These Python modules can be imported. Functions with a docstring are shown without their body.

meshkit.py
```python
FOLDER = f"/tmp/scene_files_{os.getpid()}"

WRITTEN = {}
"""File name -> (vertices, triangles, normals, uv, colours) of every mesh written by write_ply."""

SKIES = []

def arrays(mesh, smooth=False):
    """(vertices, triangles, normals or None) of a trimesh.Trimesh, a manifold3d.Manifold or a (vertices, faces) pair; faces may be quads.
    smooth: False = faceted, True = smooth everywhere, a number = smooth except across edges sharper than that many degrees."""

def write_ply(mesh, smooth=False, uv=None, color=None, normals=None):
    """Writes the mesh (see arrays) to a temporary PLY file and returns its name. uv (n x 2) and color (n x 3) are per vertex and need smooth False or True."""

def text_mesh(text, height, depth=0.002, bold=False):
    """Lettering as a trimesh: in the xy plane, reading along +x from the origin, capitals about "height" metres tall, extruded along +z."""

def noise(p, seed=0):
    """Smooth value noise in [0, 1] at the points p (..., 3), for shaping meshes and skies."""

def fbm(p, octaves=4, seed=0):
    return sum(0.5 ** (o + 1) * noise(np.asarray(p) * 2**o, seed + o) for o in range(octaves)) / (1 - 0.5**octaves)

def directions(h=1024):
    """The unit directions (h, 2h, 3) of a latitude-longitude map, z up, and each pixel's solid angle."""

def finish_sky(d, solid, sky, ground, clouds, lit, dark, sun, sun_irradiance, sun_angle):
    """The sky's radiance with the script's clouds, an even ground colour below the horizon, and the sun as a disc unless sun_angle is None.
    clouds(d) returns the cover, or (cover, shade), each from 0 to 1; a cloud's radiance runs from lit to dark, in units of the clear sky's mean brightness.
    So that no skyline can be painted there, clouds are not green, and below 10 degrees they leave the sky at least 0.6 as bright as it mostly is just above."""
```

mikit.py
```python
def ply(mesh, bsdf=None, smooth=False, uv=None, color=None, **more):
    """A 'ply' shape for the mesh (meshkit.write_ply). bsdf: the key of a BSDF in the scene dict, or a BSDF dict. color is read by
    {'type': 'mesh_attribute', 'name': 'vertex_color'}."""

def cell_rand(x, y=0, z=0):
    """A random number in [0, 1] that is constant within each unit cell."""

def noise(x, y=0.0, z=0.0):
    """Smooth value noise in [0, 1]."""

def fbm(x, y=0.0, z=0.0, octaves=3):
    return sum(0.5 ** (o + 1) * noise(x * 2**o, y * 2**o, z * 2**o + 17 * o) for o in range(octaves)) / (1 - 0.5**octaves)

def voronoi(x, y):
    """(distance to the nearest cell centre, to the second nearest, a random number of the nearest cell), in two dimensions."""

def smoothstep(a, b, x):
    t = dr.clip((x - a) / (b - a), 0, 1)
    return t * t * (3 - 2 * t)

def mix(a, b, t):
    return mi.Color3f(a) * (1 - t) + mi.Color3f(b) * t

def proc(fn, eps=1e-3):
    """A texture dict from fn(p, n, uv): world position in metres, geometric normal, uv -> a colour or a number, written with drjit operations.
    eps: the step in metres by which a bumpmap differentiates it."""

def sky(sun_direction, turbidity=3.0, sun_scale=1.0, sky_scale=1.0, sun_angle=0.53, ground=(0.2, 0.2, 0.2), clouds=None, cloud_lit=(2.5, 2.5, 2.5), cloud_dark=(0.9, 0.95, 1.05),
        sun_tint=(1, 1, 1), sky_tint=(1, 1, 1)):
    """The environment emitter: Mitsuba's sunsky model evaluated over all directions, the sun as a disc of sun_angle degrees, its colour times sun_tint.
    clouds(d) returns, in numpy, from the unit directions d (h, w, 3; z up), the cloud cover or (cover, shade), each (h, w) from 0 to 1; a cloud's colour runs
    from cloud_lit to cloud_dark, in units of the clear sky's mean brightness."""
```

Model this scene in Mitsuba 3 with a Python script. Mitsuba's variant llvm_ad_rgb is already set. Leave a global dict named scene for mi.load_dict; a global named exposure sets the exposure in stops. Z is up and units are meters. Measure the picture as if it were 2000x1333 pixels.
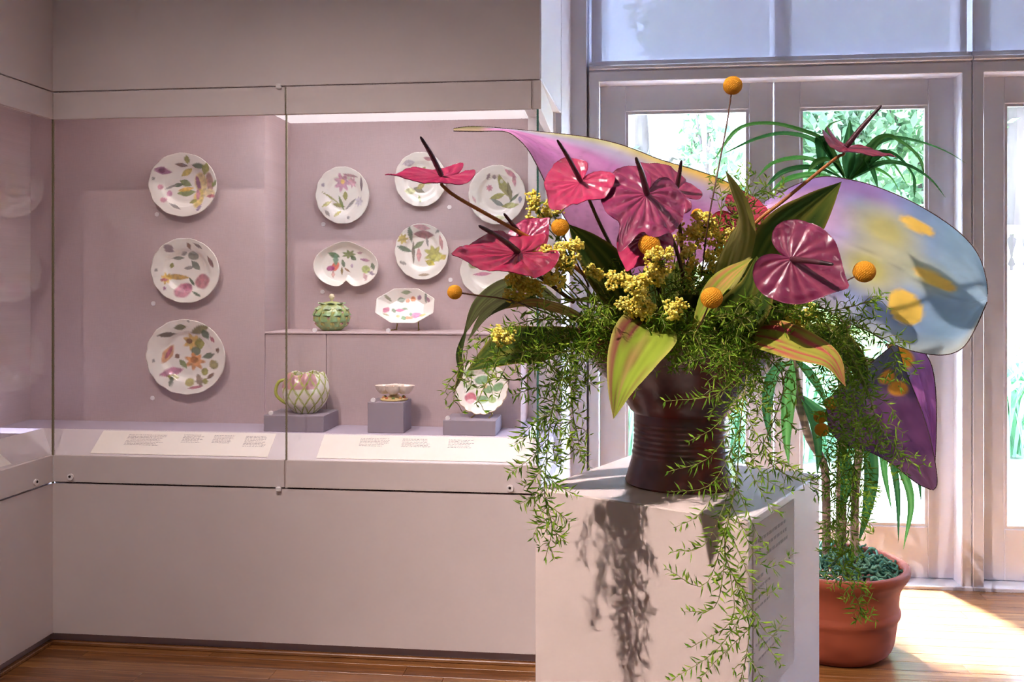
import math, numpy as np, trimesh, manifold3d as mf, mitsuba as mi, mikit, meshkit
import drjit as dr
from mikit import noise, fbm, smoothstep, mix, cell_rand

T = mi.ScalarTransform4f
scene, labels = {}, {}
exposure = -0.12
SKY_SCALE, SUN = 94.0, 115.0
LEFT_STRIP, RIGHT_STRIP, DIFFUSER = 6.8, 27.0, 0.68
KEY, WASH_A, WASH_B, FILL = 30500.0, 1900.0, 2050.0, 1000.0
rng = np.random.default_rng(11)

# ---------------------------------------------------------------- camera (eye 1.4 m above the floor, looking slightly left of square-on to the cases)
EYE = np.array([2.1855, -3.370, 1.4])
FWD = np.array([-0.1128, 0.9936, 0.0]); FWD /= np.linalg.norm(FWD)
RGT = np.array([FWD[1], -FWD[0], 0.0])
UP = np.array([0.0, 0.0, 1.0])
FPX = 1800.0
scene['camera'] = {'type': 'perspective', 'fov': 2 * math.degrees(math.atan(1000 / FPX)), 'fov_axis': 'x',
                   'to_world': T().look_at(origin=EYE.tolist(), target=(EYE + FWD).tolist(), up=[0, 0, 1]),
                   'principal_point_offset_y': (666.5 - 561) / 1333,
                   'near_clip': 0.05, 'far_clip': 200.0}


def V(x, d, z):
    """A point from its distance to the right of the eye, its distance ahead and its height."""
    return EYE * [1, 1, 0] + RGT * x + FWD * d + UP * z


def at(px, py, d):
    return V((px - 1000) / FPX * d, d, 1.4 - (py - 561) / FPX * d)


def onY(px, py, y):
    e = FWD + RGT * (px - 1000) / FPX - UP * (py - 561) / FPX
    return EYE + e * (y - EYE[1]) / e[1]


# ---------------------------------------------------------------- sky: bright overcast day over the garden
def cloud_cover(d):
    n = meshkit.fbm(d * 3.0, 4, 3)
    return np.clip(0.55 + 0.9 * (n - 0.4), 0, 1), np.clip(0.5 - (n - 0.3), 0, 1) * 0.4


scene['sky'] = mikit.sky((-0.12, 0.42, 0.90), turbidity=4.0, sun_angle=5.0, sun_tint=(0.60, 0.88, 1.36), sun_scale=SUN, sky_scale=SKY_SCALE, ground=(0.3, 0.3, 0.28), clouds=cloud_cover,
                         cloud_lit=(1.28, 1.52, 1.98), cloud_dark=(0.82, 0.98, 1.28), sky_tint=(0.80, 0.95, 1.30))


# ---------------------------------------------------------------- helpers
def lin(c):
    c = np.asarray(c, float) / 255.0
    return np.where(c <= 0.04045, c / 12.92, ((c + 0.055) / 1.055) ** 2.4)


def L3(c):
    return [float(x) for x in lin(c)]


def numbered(key):
    if key not in scene and key not in labels:
        return key
    k = 1
    while f'{key}_{k:03d}' in scene or f'{key}_{k:03d}' in labels:
        k += 1
    return f'{key}_{k:03d}'


def note(key, label=None, cat=None, group=None, kind=None):
    e = labels.setdefault(key, {})
    for a, b in (('label', label), ('category', cat), ('group', group), ('kind', kind)):
        if b:
            e[a] = b
    return key


def thing(name, label, cat, group=None):
    return note(numbered(name), label, cat, group)


def put(name, mesh, bsdf, parent=None, smooth=30, label=None, cat=None, group=None, kind=None, uv=None, color=None, **more):
    key = numbered(f'{parent}__{name}' if parent else name)
    scene[key] = mesh if isinstance(mesh, dict) else mikit.ply(mesh, bsdf, smooth=(True if color is not None and smooth else smooth), uv=uv, color=color, **more)
    if label or cat or group or kind:
        note(key, label, cat, group, kind)
    return key


def struct(name, mesh, bsdf, label=None, smooth=False, parent=None):
    return put(name, mesh, bsdf, parent, smooth, label, kind='structure' if parent is None else None)


def box(x0, x1, y0, y1, z0, z1, bevel=0.0):
    """A box, its edges chamfered by bevel."""
    if bevel <= 0:
        m = trimesh.creation.box([x1 - x0, y1 - y0, z1 - z0])
        m.apply_translation([(x0 + x1) / 2, (y0 + y1) / 2, (z0 + z1) / 2])
        return m
    pts = []
    lo, hi = np.array([x0, y0, z0]), np.array([x1, y1, z1])
    for s in np.ndindex(2, 2, 2):
        for k in range(3):
            p = np.where(np.array(s) > 0, hi - bevel, lo + bevel)
            p[k] = hi[k] if s[k] else lo[k]
            pts.append(p)
    return trimesh.convex.convex_hull(np.array(pts))


def join(ms):
    return trimesh.util.concatenate([m for m in ms])


def prism(poly, z0, z1):
    """A vertical prism over a floor-plan polygon."""
    import shapely
    m = trimesh.creation.extrude_polygon(shapely.Polygon(poly), z1 - z0, engine='earcut')
    m.apply_translation([0, 0, z0])
    return m


def lathe(profile, n=64, center=(0, 0, 0)):
    """Turned shape about z from a profile of (radius, height)."""
    p = np.asarray(profile, float)
    a = np.arange(n) * 2 * np.pi / n
    v = np.stack([p[:, None, 0] * np.cos(a), p[:, None, 0] * np.sin(a), np.broadcast_to(p[:, None, 1], (len(p), n))], -1).reshape(-1, 3)
    i, j = np.meshgrid(np.arange(len(p) - 1), np.arange(n), indexing='ij')
    q = np.stack([i * n + j, i * n + (j + 1) % n, (i + 1) * n + (j + 1) % n, (i + 1) * n + j], -1).reshape(-1, 4)
    f = np.vstack([q[:, [0, 1, 2]], q[:, [0, 2, 3]]])
    return trimesh.Trimesh(v + np.asarray(center), f, process=False)


def curve(pts, n):
    """n points of a Catmull-Rom curve through pts."""
    p = np.asarray(pts, float)
    if len(p) == 2:
        t = np.linspace(0, 1, n)[:, None]
        return p[0] * (1 - t) + p[1] * t
    p = np.vstack([2 * p[0] - p[1], p, 2 * p[-1] - p[-2]])
    seg = np.linalg.norm(np.diff(p[1:-1, :3], axis=0), axis=1)
    cum = np.concatenate([[0], np.cumsum(seg)])
    s = np.linspace(0, cum[-1], n)
    k = np.clip(np.searchsorted(cum, s, side='right') - 1, 0, len(seg) - 1)
    t = ((s - cum[k]) / np.maximum(seg[k], 1e-9))[:, None]
    a, b, c, d = p[k], p[k + 1], p[k + 2], p[k + 3]
    return 0.5 * (2 * b + (c - a) * t + (2 * a - 5 * b + 4 * c - d) * t ** 2 + (3 * b - a - 3 * c + d) * t ** 3)


def unit(v):
    v = np.asarray(v, float)
    return v / np.maximum(np.linalg.norm(v, axis=-1, keepdims=True), 1e-12)


def tube(points, radii, sides=8, caps=True):
    p = np.asarray(points, float)
    n = len(p)
    t = unit(np.gradient(p, axis=0))
    a = np.zeros_like(p)
    a0 = np.cross(t[0], [0, 0, 1.0] if abs(t[0][2]) < 0.9 else [1.0, 0, 0])
    for i in range(n):
        a0 = a0 - t[i] * (a0 @ t[i])
        a0 = a0 / max(np.linalg.norm(a0), 1e-12)
        a[i] = a0
    b = np.cross(t, a)
    ang = np.arange(sides) * 2 * np.pi / sides
    r = np.broadcast_to(radii, (n,))[:, None, None]
    v = (p[:, None] + r * (np.cos(ang)[None, :, None] * a[:, None] + np.sin(ang)[None, :, None] * b[:, None])).reshape(-1, 3)
    i, j = np.meshgrid(np.arange(n - 1), np.arange(sides), indexing='ij')
    q = np.stack([i * sides + j, i * sides + (j + 1) % sides, (i + 1) * sides + (j + 1) % sides, (i + 1) * sides + j], -1).reshape(-1, 4)
    f = [q[:, [0, 1, 2]], q[:, [0, 2, 3]]]
    if caps:
        v = np.vstack([v, p[:1], p[-1:]])
        j = np.arange(sides)
        k = (n - 1) * sides
        f += [np.stack([j * 0 + n * sides, (j + 1) % sides, j], 1), np.stack([j * 0 + n * sides + 1, k + j, k + (j + 1) % sides], 1)]
    return trimesh.Trimesh(v, np.vstack(f), process=False)


def sheet(P, thick=0.0, color=None):
    """A grid of points (nu, nv, 3) as a surface; with a thickness, as a slab with a closed rim. Returns (mesh, colours)."""
    nu, nv = P.shape[:2]
    du, dv = np.gradient(P, axis=0), np.gradient(P, axis=1)
    n = unit(np.cross(du, dv))
    i, j = np.meshgrid(np.arange(nu - 1), np.arange(nv - 1), indexing='ij')
    q = np.stack([i * nv + j, (i + 1) * nv + j, (i + 1) * nv + j + 1, i * nv + j + 1], -1).reshape(-1, 4)
    if thick <= 0:
        v, f = P.reshape(-1, 3), np.vstack([q[:, [0, 1, 2]], q[:, [0, 2, 3]]])
        return trimesh.Trimesh(v, f, process=False), None if color is None else color.reshape(-1, 3)
    top, bot = (P + n * thick / 2).reshape(-1, 3), (P - n * thick / 2).reshape(-1, 3)
    m = nu * nv
    rim = np.concatenate([np.arange(nv), np.arange(1, nu) * nv + nv - 1, (nu - 1) * nv + np.arange(nv - 2, -1, -1), np.arange(nu - 2, 0, -1) * nv])
    r2 = np.roll(rim, -1)
    f = np.vstack([q[:, [0, 1, 2]], q[:, [0, 2, 3]], q[:, [0, 2, 1]] + m, q[:, [0, 3, 2]] + m,
                   np.stack([rim, rim + m, r2 + m], 1), np.stack([rim, r2 + m, r2], 1)])
    c = None if color is None else np.vstack([color.reshape(-1, 3)] * 2)
    return trimesh.Trimesh(np.vstack([top, bot]), f, process=False), c


ORDINAL = 'first second third fourth fifth sixth seventh eighth ninth tenth eleventh twelfth thirteenth fourteenth fifteenth sixteenth seventeenth eighteenth nineteenth twentieth'.split() + [
    'twenty-first', 'twenty-second', 'twenty-third', 'twenty-fourth', 'twenty-fifth', 'twenty-sixth']


def nth(k, n):
    return 'leftmost' if k == 0 else 'rightmost' if k == n - 1 else ORDINAL[k] + ' from the left'


def rank(xs, i):
    return nth(sorted(range(len(xs)), key=lambda j: xs[j]).index(i), len(xs))


def rgb(c):
    return {'type': 'rgb', 'value': L3(c)}


def mat(name, base, rough=0.5, **more):
    scene[name] = {'type': 'twosided', 'b': {'type': 'principled', 'base_color': base if isinstance(base, dict) else rgb(base), 'roughness': rough, **more}}


def matte(name, base):
    scene[name] = {'type': 'twosided', 'b': {'type': 'diffuse', 'reflectance': base if isinstance(base, dict) else rgb(base)}}


VC = {'type': 'mesh_attribute', 'name': 'vertex_color'}
WHITE = {'type': 'rgb', 'value': 1.0}

# ---------------------------------------------------------------- materials
def M3(c):
    return mi.Color3f(*L3(c))


def fabric_fn(p, n, uv):
    w = 0.5 * noise(p.x * 900, p.z * 60, 1) + 0.5 * noise(p.x * 60, p.z * 900, 2)
    return mix(M3((190, 170, 171)) , M3((204, 184, 185)), w * 0.6 + 0.4 * noise(p.x * 5, p.z * 5, p.y * 5))


def wrinkle_fn(p, n, uv):
    return 0.0016 * fbm(p.x * 2.2 + p.y * 2.0, p.z * 7, 4, 2)


def paint_fn(base):
    def fn(p, n, uv):
        return M3(base) * (0.97 + 0.06 * noise(p.x * 3, p.y * 3, p.z * 3))
    return fn


mat('paint_wall', mikit.proc(paint_fn((204, 194, 192))), 0.55, specular=0.35)
mat('paint_trim', (222, 224, 240), 0.35, specular=0.5)
mat('paint_white', (232, 228, 228), 0.5, specular=0.4)
mat('paint_ceiling', (236, 232, 230), 0.8, specular=0.2)
scene['fabric'] = {'type': 'bumpmap', 'scale': 1.0, 't': mikit.proc(wrinkle_fn, 2e-3), 'b': {'type': 'twosided', 'b': {'type': 'diffuse', 'reflectance': mikit.proc(fabric_fn)}}}
matte('deck_cloth', (184, 172, 186))
matte('riser_cloth', (152, 141, 150))
mat('rail_paint', (214, 204, 206), 0.4, specular=0.4)
matte('gap_shade', (38, 30, 30))  # near black that paints in the shade of grooves and keyholes
matte('number_white', (240, 236, 238))
scene['glass'] = {'type': 'thindielectric', 'int_ior': 1.5}
mat('glass_edge', (58, 104, 92), 0.15, specular=0.5)
mat('brass', (150, 130, 70), 0.35, metallic=0.7)
mat('steel', (190, 186, 184), 0.3, metallic=0.9)
mat('black_metal', (26, 26, 28), 0.5)
mat('white_metal', (225, 222, 220), 0.4)


def card_fn(base):
    def fn(p, n, uv):
        return M3(base)
    return fn


matte('card_paper', (240, 232, 222))
matte('print_grey', (176, 166, 162))
# porcelain: colour per vertex (its painted sprays), a hard clear glaze
scene['porcelain'] = {'type': 'twosided', 'b': {'type': 'principled', 'base_color': VC, 'roughness': 0.22, 'specular': 0.5, 'clearcoat': 0.6, 'clearcoat_gloss': 0.95}}


def wood_fn(shift, dark, light):
    def fn(p, n, uv):
        g = fbm(p.x * 2.1 + shift * 7, p.y * 55, shift) * 0.6 + 0.4 * noise(p.x * 9, p.y * 190, shift * 3)
        return mix(M3(dark), M3(light), smoothstep(0.15, 0.85, g))
    return fn


WOODS = [((86, 50, 20), (124, 78, 38)), ((96, 57, 25), (132, 86, 44)), ((80, 46, 19), (116, 72, 35)), ((102, 62, 29), (136, 92, 48))]
for k, (a, b) in enumerate(WOODS):
    mat(f'oak_{k}', mikit.proc(wood_fn(k + 1, a, b)), 0.26, specular=1.0, clearcoat=1.0, clearcoat_gloss=0.8)


def boards_fn(p, n, uv):
    row = dr.floor(p.y / 0.083)
    r = cell_rand(row, dr.floor(p.x / 1.25 + row * 0.37), 5)
    g = fbm(p.x * 2.1 + r * 40, p.y * 55, r)
    gap = smoothstep(0.0, 0.02, dr.abs(p.y / 0.083 - dr.floor(p.y / 0.083) - 0.5) - 0.47)
    return mix(mix(M3((90, 52, 22)), M3((136, 88, 44)), g * 0.6 + r * 0.4), M3((60, 34, 16)), gap)


mat('oak_far', mikit.proc(boards_fn), 0.26, specular=1.0, clearcoat=1.0, clearcoat_gloss=0.8)


# ================================================================ the setting
struct('floor', box(-3, 9, -8, 1.3, -0.12, -0.02), 'oak_far', 'oak strip floor of the gallery')
put('boards', box(-0.6, 9, -8, -1.62, -0.02, 0.0), 'oak_far', 'floor', kind='stuff', label='oak boards farther off under the visitor')
PW, PL = 0.083, 1.25
plank = [mikit.ply(box(0.0004, PL - 0.0004, 0.0004, PW - 0.0004, -0.02, 0.0, 0.0012), f'oak_{k}', smooth=False) for k in range(4)]
short = [mikit.ply(box(0.0004, 0.62 - 0.0004, 0.0004, PW - 0.0004, -0.02, 0.0, 0.0012), f'oak_{k}', smooth=False) for k in range(4)]
for row in range(33):
    y = -1.61 + row * PW
    x = -0.55 + (row * 0.47) % 0.62 - 0.3
    k = 0
    while x < 5.2:
        s = short if (row + k) % 3 == 0 else plank
        step = 0.62 if s is short else PL
        if y < 0.05 or x + step > 1.83:
            key = numbered('floor__plank')
            scene[key] = {**s[(row * 3 + k * 2 + (row // 4)) % 4], 'to_world': T().translate([x, y, 0])}
        x += step
        k += 1
put('boards', box(5.2, 9, -1.62, 1.2, -0.02, -0.0005), 'oak_far', 'floor', kind='stuff')

struct('ceiling', box(-3, 9, -8, 1.5, 4.6, 4.75), 'paint_ceiling', 'pale ceiling above the gallery')
struct('wall_front', box(-3, 9, -8.2, -8, 0, 4.6), 'paint_wall')
struct('wall_right', box(8, 8.2, -8, 1.3, 0, 4.6), 'paint_wall', 'right wall outside the photo')
# case wall: painted panelling above and below the cases
struct('wall_back', prism([(-0.6, 0), (1.905, 0), (1.938, 0.66), (1.938, 0.80), (-0.6, 0.80)], 2.164, 4.6), 'paint_wall', 'pale mauve grey wall above the plate cases')
put('lower_panel', prism([(-0.6, 0), (1.905, 0), (1.938, 0.66), (1.938, 0.80), (-0.6, 0.80)], 0.05, 0.634), 'paint_wall', 'wall_back', False)
put('groove_shade', box(0.0, 1.90, 0.016, 0.03, 0.63, 0.65), 'gap_shade', 'wall_back', False)  # dark strip standing for the shade inside the open groove
put('groove_shade', box(0.0, 1.90, 0.016, 0.03, 2.15, 2.17), 'gap_shade', 'wall_back', False)
for z0, z1 in ((2.164, 4.6), (0.05, 0.634)):
    put('end_panel', prism([(1.9051, 0), (1.911, 0), (1.944, 0.66), (1.9381, 0.66)], z0, z1), 'paint_trim', 'wall_back', False, label='white end panel')
struct('wall_left', box(-0.6, 0, -8, 0.02, 2.164, 4.6), 'paint_wall', 'pale mauve grey wall above the left plate case')
put('lower_panel', box(-0.6, 0, -8, 0.02, 0.05, 0.634), 'paint_wall', 'wall_left', False)
put('groove_shade', box(-0.03, -0.016, -2.3, 0.0, 0.63, 0.65), 'gap_shade', 'wall_left', False)  # same painted shade strip for the left wall
put('groove_shade', box(-0.03, -0.016, -2.3, 0.0, 2.15, 2.17), 'gap_shade', 'wall_left', False)
put('pier', box(-0.6, 0, -8, -2.32, 0.634, 2.164), 'paint_wall', 'wall_left', False)
struct('wall_return', prism([(1.83, 0.672), (1.945, 0.672), (1.966, 1.09), (1.966, 1.25), (1.83, 1.25)], 0, 4.6), 'paint_trim', 'white return wall beside the doors')
mat('toe_paint', (150, 132, 132), 0.6)
struct('baseboard_back', box(-0.04, 1.90, 0.03, 0.05, 0, 0.06), 'toe_paint', 'recessed toe kick under the case wall')
struct('baseboard_left', box(-0.05, -0.03, -8, 0.03, 0, 0.06), 'toe_paint', 'recessed toe kick under the left wall')
struct('trim_1', join([box(-0.03, 1.905, 0.008, 0.03, 0, 0.014, 0.003)]), 'oak_1', 'oak shoe moulding along the case wall')
struct('trim_2', join([box(-0.03, -0.008, -8, 0.008, 0, 0.014, 0.003)]), 'oak_1', 'oak shoe moulding along the left wall')

# ---- window wall at y = 1.09: head beam, posts, paired glazed doors, shaded transoms
struct('wall_window', box(1.96, 8.0, 1.09, 1.3, 3.56, 4.6), 'paint_trim', 'white painted window wall')
put('post', box(1.96, 2.042, 1.075, 1.25, 0, 3.56, 0.004), 'paint_trim', 'wall_window', False)
put('pier', box(7.35, 8.0, 1.09, 1.3, 0, 3.56), 'paint_trim', 'wall_window', False)


def post(x0, x1, name='trim'):
    return box(x0, x1, 1.09, 1.24, 0, 3.6, 0.004)


UNITS = [2.052, 3.817, 5.582]
n_trim = [3]


def trim(mesh, label=None, m='paint_trim'):
    k = struct(f'trim_{n_trim[0]}', mesh, m, label)
    n_trim[0] += 1
    return k


trim(box(2.042, 2.052, 1.17, 1.24, 0, 3.6), 'narrow recess beside the first post')
for ui, x0 in enumerate(UNITS):
    w = 1.765
    t = trim(join([box(x0, x0 + 0.05, 1.09, 1.24, 0, 2.44, 0.004), box(x0 + w - 0.050, x0 + w - 0.004, 1.09, 1.24, 0, 2.44, 0.004),
                   box(x0, x0 + w - 0.004, 1.09, 1.24, 2.388, 2.44, 0.004)]), 'white frame around a pair of glazed doors')
    put('head_moulding', join([box(x0, x0 + w - 0.004, 1.075, 1.24, 2.446, 2.466, 0.004), box(x0, x0 + w - 0.004, 1.10, 1.24, 2.40, 2.49)]), 'paint_trim', t, False)
    put('sill', box(x0, x0 + w, 1.08, 1.30, -0.01, 0.018, 0.004), 'paint_trim', t, False)
    # transom: two panes behind one roller shade
    wn = struct(f'window_{ui + 1}', join([box(x0, x0 + 0.06, 1.15, 1.24, 2.48, 3.6), box(x0 + 0.875, x0 + 0.925, 1.15, 1.24, 2.48, 3.6), box(x0 + w - 0.05, x0 + w, 1.15, 1.24, 2.48, 3.6),
                                          box(x0, x0 + w, 1.15, 1.24, 3.4, 3.6), box(x0, x0 + w, 1.15, 1.24, 2.46, 2.50)]), 'paint_trim', 'transom window above the doors')
    for a, b in ((x0 + 0.06, x0 + 0.875), (x0 + 0.925, x0 + w - 0.05)):
        put('pane', box(a, b, 1.20, 1.2001, 2.50, 3.4), 'glass', wn, False)
    for k in range(2):
        a = x0 + 0.052 + k * 0.8375
        b = a + 0.835 - 0.003 * (k == 0)
        ga, gb = (a + 0.126, a + 0.718) if k == 0 else (a + 0.1215, a + 0.7105)
        d = struct(f'door_{ui * 2 + k + 1}', join([box(a, ga, 1.19, 1.235, 0.02, 2.39, 0.003), box(gb, b, 1.19, 1.235, 0.02, 2.39, 0.003),
                                                   box(ga, gb, 1.19, 1.235, 2.262, 2.39, 0.003), box(ga, gb, 1.19, 1.235, 0.02, 0.262, 0.003)]), 'paint_trim', 'white glazed garden door')
        put('pane', box(ga, gb, 1.21, 1.2101, 0.262, 2.262), 'glass', d, False)
        g = 0.014
        put('glazing_bead', join([box(ga, ga + g, 1.196, 1.208, 0.262, 2.262), box(gb - g, gb, 1.196, 1.208, 0.262, 2.262), box(ga, gb, 1.196, 1.208, 2.248, 2.262), box(ga, gb, 1.196, 1.208, 0.262, 0.276)]),
            'paint_trim', d, False)

scene['shade_cloth'] = {'type': 'mask', 'opacity': 0.85, 'b': {'type': 'principledthin', 'base_color': rgb((200, 200, 212)), 'roughness': 0.9, 'diff_trans': 0.06, 'spec_trans': 0.0}}
for ui, x0 in enumerate(UNITS):
    s = thing('roller_shade', ['translucent white roller shade over the wide transom beside the case wall', 'translucent white roller shade at the upper right edge, above the second pair of doors',
                               'translucent white roller shade above the farthest pair of doors'][ui], 'roller shade')
    put('cloth', box(x0 + 0.012, x0 + 1.752, 1.128, 1.1285, 2.475, 3.47), 'shade_cloth', s, False)
    put('hem_bar', box(x0 + 0.012, x0 + 1.752, 1.12, 1.136, 2.466, 2.484, 0.003), 'paint_white', s, False)
    put('roller', tube([(x0 + 0.012, 1.14, 3.48), (x0 + 1.752, 1.14, 3.48)], 0.03, 16), 'paint_white', s)

# ================================================================ display cases
CASE_WARM = (1.0, 0.86, 0.84)


def emit(power, c=CASE_WARM):
    return {'type': 'area', 'radiance': {'type': 'rgb', 'value': [power * x for x in c]}}


dc = thing('display_case', 'long glazed wall case of pink lined bays holding painted porcelain plates', 'display case')
put('fascia', box(0.003, 0.938, -0.004, 0.012, 2.053, 2.158, 0.0015), 'paint_wall', dc, False)
put('fascia', box(0.944, 1.875, -0.004, 0.012, 2.053, 2.158, 0.0015), 'paint_wall', dc, False)
put('fascia', join([box(1.881, 1.911, -0.004, 0.66, 2.053, 2.158, 0.0015)]), 'paint_wall', dc, False)
put('lower_rail', box(0.003, 0.936, -0.004, 0.012, 0.641, 0.745, 0.0015), 'paint_wall', dc, False)
put('lower_rail', box(0.944, 1.909, -0.004, 0.012, 0.641, 0.745, 0.0015), 'paint_wall', dc, False)
put('lower_rail', box(1.889, 1.912, 0.0, 0.66, 0.641, 0.745, 0.0015), 'paint_trim', dc, False)
put('glass_pane', box(0.004, 0.940, 0.0050, 0.0051, 0.743, 2.056), 'glass', dc, False)
put('glass_pane', box(0.943, 1.895, 0.0050, 0.0051, 0.743, 2.056), 'glass', dc, False)
put('glass_pane', box(1.8970, 1.8971, 0.008, 0.648, 0.743, 2.056), 'glass', dc, False, label='clear glass end pane')
mat('seam_green', (112, 104, 76), 0.3, specular=0.5)
put('pane_edge', box(0.9395, 0.9435, 0.001, 0.012, 0.743, 2.158), 'seam_green', dc, False)
put('pane_edge', box(1.894, 1.901, 0.0, 0.009, 0.743, 2.056), 'glass_edge', dc, False, label='dark green glass edge')
put('joint_strip', box(0.935, 0.945, 0.007, 0.0118, 0.636, 0.745), 'paint_wall', dc, False)
put('joint_strip', box(1.874, 1.882, 0.007, 0.0118, 2.053, 2.158), 'paint_wall', dc, False)
put('pane_edge', box(-0.004, 0.003, -0.001, 0.006, 0.634, 2.156), 'seam_green', dc, False)
rot_x = trimesh.transformations.rotation_matrix(math.pi / 2, [1, 0, 0])
rot_y = trimesh.transformations.rotation_matrix(math.pi / 2, [0, 1, 0])


def disc_y(x, y, z, r, h):
    m = trimesh.creation.cylinder(r, h, 24)
    m.apply_transform(rot_x)
    m.apply_translation([x, y, z])
    return m


def disc_x(x, y, z, r, h):
    m = trimesh.creation.cylinder(r, h, 24)
    m.apply_transform(rot_y)
    m.apply_translation([x, y, z])
    return m


for x, z in ((0.078, 0.662), (1.797, 0.660)):
    k = put('lock', disc_y(x, -0.007, z, 0.0125, 0.008), 'paint_white', dc)
    put('keyhole', disc_y(x - 0.001, -0.0115, z + 0.002, 0.0045, 0.003), 'gap_shade', k)
for z in (0.636, 2.160):
    put('pane_clip', box(0.905, 0.926, -0.014, -0.003, z - 0.011, z + 0.009, 0.004), 'white_metal', dc)
slope = [(0.012, 0.735), (0.012, 0.745), (0.118, 0.828), (0.122, 0.828), (0.122, 0.735)]


def along_x(poly, x0, x1):
    """The (y, z) outline extruded along x."""
    m = prism(poly, x0, x1)
    v = m.vertices
    m.vertices = np.stack([v[:, 2], v[:, 0], v[:, 1]], 1)
    return m


put('caption_rail', along_x(slope, -0.13, 1.892), 'rail_paint', dc, False)
put('deck', box(-0.335, 1.83, 0.12, 0.66, 0.800, 0.827), 'deck_cloth', dc, False)
put('back_panel', box(-0.345, 0.720, 0.35, 0.365, 0.80, 2.17), 'fabric', dc, False)
put('niche_side', box(0.705, 0.720, 0.365, 0.665, 1.20, 2.17), 'fabric', dc, False)
put('niche_back', box(0.705, 1.800, 0.655, 0.670, 0.80, 2.17), 'fabric', dc, False)
put('end_board', box(1.800, 1.92, 0.650, 0.685, 0.80, 2.17), 'paint_white', dc, False)
put('ceiling_panel', box(-0.345, 1.905, 0.014, 0.67, 2.146, 2.163), 'paint_white', dc, False)
put('light_diffuser', box(0.722, 1.80, 0.08, 0.654, 2.140, 2.146), 'paint_white', dc, False, label='glowing white diffuser over the right bay', emitter=emit(DIFFUSER, (0.96, 0.95, 1.0)))
for a, b in ((0.722, 0.985), (0.987, 1.799)):
    put('plinth', box(a, b, 0.352, 0.654, 0.826, 1.204, 0.0015), 'fabric', dc, False)
put('shelf_board', box(0.721, 1.7995, 0.346, 0.654, 1.204, 1.212, 0.002), 'fabric', dc, False)
put('light_strip', box(0.05, 0.70, 0.018, 0.042, 2.128, 2.1395), 'white_metal', dc, False, emitter=emit(LEFT_STRIP))
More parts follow.
